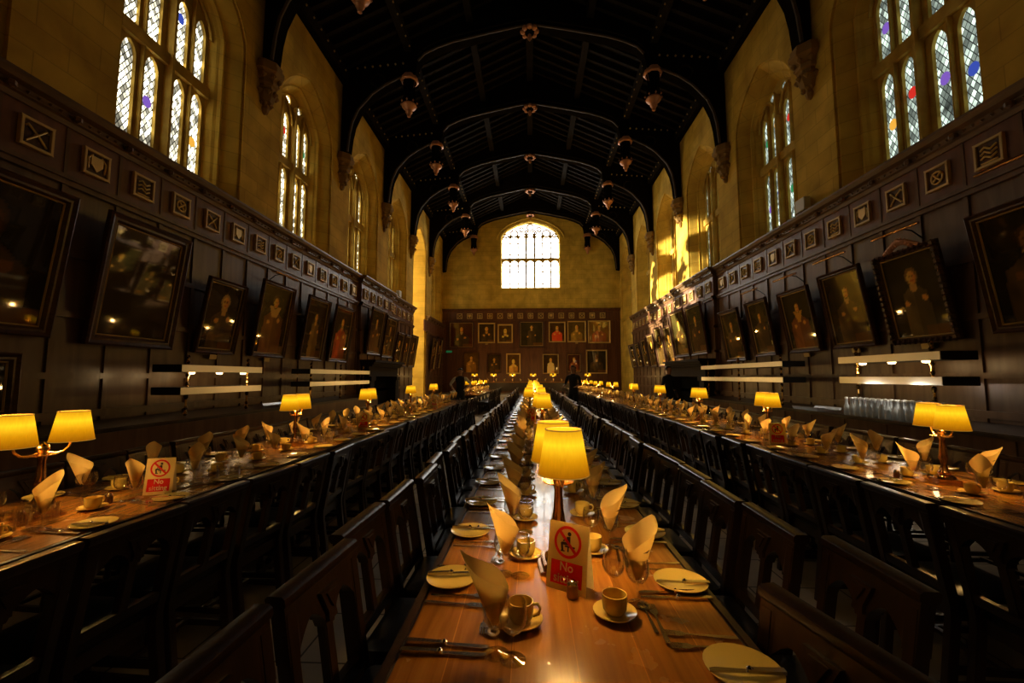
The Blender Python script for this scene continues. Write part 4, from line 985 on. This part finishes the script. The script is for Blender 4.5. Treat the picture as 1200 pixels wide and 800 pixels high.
# ------------------------------------------------------------------ signs
def text_mesh(txt, size, mt):
    cu = bpy.data.curves.new('lettering', 'FONT'); cu.body = txt; cu.size = size; cu.align_x = 'CENTER'; cu.align_y = 'CENTER'; cu.space_line = .95; cu.offset = size*.018
    o = bpy.data.objects.new('tmp', cu); COL.objects.link(o); dg = bpy.context.evaluated_depsgraph_get(); dg.update()
    me = bpy.data.meshes.new_from_object(o.evaluated_get(dg)); bpy.data.objects.remove(o); bpy.data.curves.remove(cu); me.name = 'lettering'; me.materials.clear(); me.materials.append(mt); return me
sign0 = empty('no_sitting_sign'); tag(sign0, 'x', 'sign', 'folded cream no sitting cards on the tables')
SW, SH = .142, .205
tilt = .16
up = lambda u, z, d: (u, -.033+z*tilt*.98+d, z)
b = MB(); b.add([up(-SW/2,0,0),up(SW/2,0,0),up(SW/2,SH,0),up(-SW/2,SH,0)], [(0,1,2,3)]); b.add([up(-SW/2,0,.0015),up(SW/2,0,.0015),up(SW/2,SH,.0015),up(-SW/2,SH,.0015)], [(3,2,1,0)]); b.build('front_panel', M['card'], sign0, 0, weld=False)
b = MB(); b.add([(-SW/2,.033,0),(SW/2,.033,0),up(SW/2,SH,.002),up(-SW/2,SH,.002)], [(0,1,2,3)]); b.build('rear_panel', M['card'], sign0, 0)
def flat(name, pts, mt, d=-.0008, par=sign0): return MB().add([up(u, z, d) for u, z in pts], [tuple(range(len(pts)))]).build(name, mt, par, 0)
rc, rz_, ro, ri = 0, .147, .049, .040
b = MB().rings([[up(rc+r*math.cos(a), rz_+r*math.sin(a), -.0012) for a in [i*PI/20 for i in range(40)]] for r in (ri, ro)]); 
b.add([up(-.034,rz_+.027,-.0013),up(-.027,rz_+.034,-.0013),up(.034,rz_-.027,-.0013),up(.027,rz_-.034,-.0013)], [(0,1,2,3)]); b.build('prohibition_ring', M['red'], sign0, 0, weld=False)
b = MB()
def poly(p): b.add([up(u*1.2, rz_+z*1.2, -.001) for u, z in p], [tuple(range(len(p)))])
poly([(.004+.0055*math.cos(i*PI/6), .021+.0055*math.sin(i*PI/6)) for i in range(12)])
poly([(-.004,.013),(.007,.015),(.008,-.006),(-.002,-.008)]); poly([(-.018,-.001),(.004,-.001),(.006,-.008),(-.016,-.008)]); poly([(-.021,-.004),(-.015,-.001),(-.012,-.022),(-.018,-.022)]); poly([(-.004,.01),(-.015,.003),(-.013,0),(-.002,.006)])
poly([(-.008,-.009),(.022,-.009),(.022,-.013),(-.008,-.013)]); poly([(.0,-.013),(.004,-.013),(.004,-.024),(0,-.024)]); poly([(-.02,-.022),(-.008,-.022),(-.008,-.025),(-.02,-.025)])
b.build('seated_figure', M['blackprint'], sign0, 0, weld=False)
red = flat('red_block', [(-.056,.018),(.056,.018),(.056,.088),(-.056,.088)], M['red'])
tm = text_mesh('No\nsitting', .037, M['white'])
for v in tm.vertices: v.co = Vector(up(v.co.x, .054+v.co.y, -.0016))
link('lettering', tm, red)
SG = [(.125, 1.465, -.55, 'no sitting card in front of the first lamp on the centre table'), (-2.2, 2.5, .35, 'no sitting card on the left table between napkins near the first lamp'),
      (.10, 4.42, .05, 'no sitting card in front of the second lamp on the centre table'), (.0, 6.6, -.1, 'no sitting card on the centre table before the third lamp'), (-2.25, 5.7, .4, 'no sitting card on the left table before the third lamp'),
      (-2.25, 9.9, .4, 'no sitting card on the left table before the fifth lamp'), (2.55, 4.6, -.4, 'no sitting card on the right table before the second lamp')]
for i, (x, y, r, lb) in enumerate(SG):
    if i == 0: sign0.location = (x, y, TZ+.001); sign0.rotation_euler = (0,0,r); sign0['label'] = lb
    else: dup(sign0, (x, y, TZ+.001), r, lb)
# salt and pepper, tumblers
shk = empty('pepper_shaker'); tag(shk, 'x', 'shaker')
MB().lathe([(0,0),(.0175,0),(.018,.003),(.018,.033),(.0165,.036)], 16).build('body', mat('shaker_metal', (.30,.16,.09), .3, metal=.9), shk, 40)
MB().lathe([(.0165,.036),(.017,.04),(.014,.048),(.007,.052),(0,.053)], 16).build('cap', M['silver'], shk, 60)
SHK = [(.128, 1.405, 'small metal pepper shaker in front of the no sitting card'), (-2.36, 2.26, 'silver salt shaker on the left table beside the first lamp, left one of two'), (-2.31, 2.3, 'silver pepper shaker on the left table beside the first lamp, right one of two'), (.03, 4.5, 'metal shaker near the second lamp on centre table'), (2.5, 3.1, 'metal shaker behind the first lamp on right table')]
for i, (x, y, lb) in enumerate(SHK):
    if i == 0: shk.location = (x, y, TZ+.001); shk['label'] = lb
    else: dup(shk, (x, y, TZ+.001), 0, lb)
TB = {'first lamp on the left table': [(-2.33,1.86),(-2.25,1.9),(-2.36,1.94),(-2.28,1.99)], 'card on the left table': [(-2.16,2.74),(-2.08,2.77),(-2.0,2.86),(-2.1,2.87)], 'second lamp on the left table': [(-2.25,4.5),(-2.17,4.55),(-2.2,4.65)], 'second lamp on the right table': [(2.5,4.7),(2.57,4.75),(2.45,4.8)]}
for wh, ps in TB.items():
    for i, (x, y) in enumerate(ps):
        o = link('tumbler', tumb_me); o.location = (x, y, TZ+.001); tag(o, 'straight clear tumbler in cluster by the %s, %s in depth' % (wh, ordw(i+1)), 'tumbler', 'tumblers by the '+wh)
# exit sign on the end wall
e = empty('exit_sign', (-5.6, HD-.14, 3.15)); tag(e, 'small dim green exit sign on the end wall at left', 'sign')
MB().box(-.2, .2, -.02, .0, -.07, .07).build('lit_panel', M['green'], e, 0)

# ------------------------------------------------------------------ people, far down the hall
def person(name_label, loc, rz, arms, hairmat, long_hair=False, vest=True, H=1.75):
    e = empty('person', loc, rz); tag(e, name_label, 'person'); k_ = H/1.75
    V = []; E = []; Rr = []
    def node(p, r, par=None):
        V.append(tuple(c*k_ for c in p)); Rr.append(r*k_)
        if par is not None: E.append((par, len(V)-1))
        return len(V)-1
    pel = node((0,0,.95), .15); waist = node((0,0,1.12), .135, pel); chest = node((0,.0,1.32), .16, waist); nb = node((0,0,1.46), .075, chest); nk = node((0,.01,1.52), .055, nb)
    jaw = node((0,.03,1.585), .07, nk); hd = node((0,.02,1.66), .088, jaw); node((0,.005,1.71), .07, hd)
    for s in (-1, 1):
        hip = node((s*.09,0,.9), .10, pel); kn = node((s*.10,.02,.5), .062, hip); an = node((s*.10,-.02,.09), .042, kn); node((s*.115,.12,.035), .035, an)
        sh = node((s*.19,0,1.42), .065, chest); el = node((s*arms[s][0][0], arms[s][0][1], arms[s][0][2]), .045, sh); wr = node((s*arms[s][1][0], arms[s][1][1], arms[s][1][2]), .03, el)
        W = Vector(arms[s][1]); D = (W-Vector(arms[s][0])).normalized(); pal = node((s*(W.x+D.x*.05), W.y+D.y*.05, W.z+D.z*.05), .032, wr)
        Pm = Vector((W.x, W.y, W.z))+D*.05; side = D.cross(Vector((0,0,1)) if abs(D.z) < .8 else Vector((0,1,0))).normalized()
        for q, ln in ((-.024,.06),(-.008,.075),(.008,.08),(.024,.065)):
            a = Pm+side*q+D*.035; c = a+D*ln*.55; f_ = c+D*ln*.4+Vector((0,.012,0)); i1 = node((s*a.x,a.y,a.z), .010, pal); i2 = node((s*c.x,c.y,c.z), .008, i1); node((s*f_.x,f_.y,f_.z), .007, i2)
        a = Pm+side*.04; i1 = node((s*a.x,a.y,a.z), .010, pal); a = a+side*.015+D*.035; node((s*a.x,a.y,a.z), .008, i1)
    me = bpy.data.meshes.new('body'); me.from_pydata(V, E, []); o = link('body', me); 
    md = o.modifiers.new('s', 'SKIN'); 
    for i, v in enumerate(me.skin_vertices[0].data): v.radius = (Rr[i], Rr[i]*(.72 if i in (pel, waist, chest) else 1)); v.use_root = (i == 0)
    o.modifiers.new('u', 'SUBSURF').levels = 2
    dg = bpy.context.evaluated_depsgraph_get(); dg.update(); nm = bpy.data.meshes.new_from_object(o.evaluated_get(dg)); nm.name = 'body'
    bpy.data.objects.remove(o); nm.materials.clear()
    for x in ('skin', 'shirt', 'black'): nm.materials.append(M[x])
    for p in nm.polygons:
        c = p.center/k_; p.use_smooth = True; r = abs(c.x)
        if c.z > 1.50: p.material_index = 0
        elif c.z < 1.0 and r < .26: p.material_index = 2
        elif r < .155: p.material_index = 2
        else:
            h = min(((Vector((abs(c.x), c.y, c.z))-Vector(arms[s][1])).length) for s in (-1, 1)); p.material_index = 0 if h < .13 else (1 if vest else 2)
    link('body', nm, e)
    hb = MB(); Rg = []
    for j in range(7):
        a = PI/2-j*(PI*.62/6 if not long_hair else PI*.8/6)
        Rg.append([(k_*.098*math.cos(a)*math.cos(t_), k_*(.005+.108*math.cos(a)*math.sin(t_)-(.012 if math.sin(t_) > .3 and a < .5 else 0)-(.05 if math.sin(t_) > .2 and a < .35 else 0)), k_*(1.665+.11*math.sin(a)*(1 if not long_hair or a > 0 else 1.8))) for t_ in [i*PI/8 for i in range(16)]])
    hb.rings(Rg); hb.build('hair', hairmat, e, 70)
    f = MB()
    for s in (-1, 1): f.lathe([(0,-.008),(.011,0),(0,.008)], 8, (s*.032*k_, .098*k_, 1.655*k_))
    f.build('eyes', M['blackprint'], e); 
    f = MB().tube([(0,.1*k_,1.645*k_),(0,.122*k_,1.615*k_),(0,.105*k_,1.61*k_)], .012, 6); f.build('nose', M['skin'], e)
    f = MB().tube([(-.022*k_,.098*k_,1.578*k_),(0,.104*k_,1.575*k_),(.022*k_,.098*k_,1.578*k_)], .006, 5); f.build('mouth', mat('lips', (.3,.1,.07), .5), e)
    f = MB()
    for s in (-1, 1): f.lathe([(0,-.03),(.014,-.01),(.016,.015),(0,.03)], 8, (s*.09*k_, .01, 1.64*k_))
    f.build('ears', M['skin'], e)
    return e
AK = {s: ((.36,-.08,1.2), (.24,.12,1.08)) for s in (-1, 1)}; DN = {s: ((.25,-.03,1.14), (.26,.07,.90)) for s in (-1, 1)}; RC = {-1: ((.26,.02,1.15), (.22,.27,1.10)), 1: ((.25,.05,1.16), (.2,.3,1.08))}
person('waiter in white shirt and dark waistcoat standing beyond the left table', (-2.4, 14.5, 0), PI, AK, M['hair'], H=1.72)
person('brown-haired person in dark clothes standing in the aisle right of the centre table', (1.40, 14.2, 0), PI-.5, RC, M['brownhair'], True, False, H=1.80)
person('person in black clothes standing near the right fireplace', (4.30, 13.6, 0), PI+.6, DN, M['hair'], False, False, H=1.77)

# ------------------------------------------------------------------ light
w = bpy.data.worlds.new('World'); SC.world = w; w.use_nodes = True; w.node_tree.nodes['Background'].inputs[0].default_value = (.045,.04,.03,1); w.node_tree.nodes['Background'].inputs[1].default_value = .3
L = bpy.data.lights.new('sun_through_oriel', 'SPOT'); L.energy = 60000; L.color = (1,.86,.55); L.spot_size = math.radians(28); L.spot_blend = .25; L.shadow_soft_size = .05
L.use_nodes = True; nt = L.node_tree; em = nt.nodes['Emission']; tc = nt.nodes.new('ShaderNodeTexCoord'); nz = nt.nodes.new('ShaderNodeTexNoise'); nz.inputs['Scale'].default_value = 16; nz.inputs['Detail'].default_value = 3
rp = nt.nodes.new('ShaderNodeValToRGB'); rp.color_ramp.elements[0].position = .47; rp.color_ramp.elements[1].position = .56; rp.color_ramp.elements[0].color = (0,0,0,1)
nt.links.new(tc.outputs['Normal'], nz.inputs['Vector']); nt.links.new(nz.outputs['Fac'], rp.inputs[0]); nt.links.new(rp.outputs[0], em.inputs['Strength'])
o = bpy.data.objects.new('sun_through_oriel', L); COL.objects.link(o); o.location = (-7.0, 23.3, 6.6)
o.rotation_euler = (Vector((6.1, 18.8, 5.0))-o.location).to_track_quat('-Z', 'Y').to_euler()

# ------------------------------------------------------------------ camera
cam = bpy.data.cameras.new('Camera'); cam.sensor_width = 36; cam.sensor_fit = 'HORIZONTAL'; cam.lens = FPX/1200*36; cam.clip_start = .05; cam.clip_end = 200
co = bpy.data.objects.new('Camera', cam); COL.objects.link(co); co.location = (0,0,CAMZ); co.rotation_euler = (PI/2+PITCH, 0, YAW); SC.camera = co
SC.view_settings.view_transform = 'Standard'; SC.view_settings.look = 'None'; SC.view_settings.exposure = 0; SC.view_settings.gamma = 1
SC.cycles.use_denoising = True; SC.cycles.max_bounces = 8; SC.cycles.transparent_max_bounces = 8; SC.cycles.sample_clamp_indirect = 6; SC.cycles.caustics_reflective = False; SC.cycles.caustics_refractive = False
print('objects', len(bpy.data.objects))
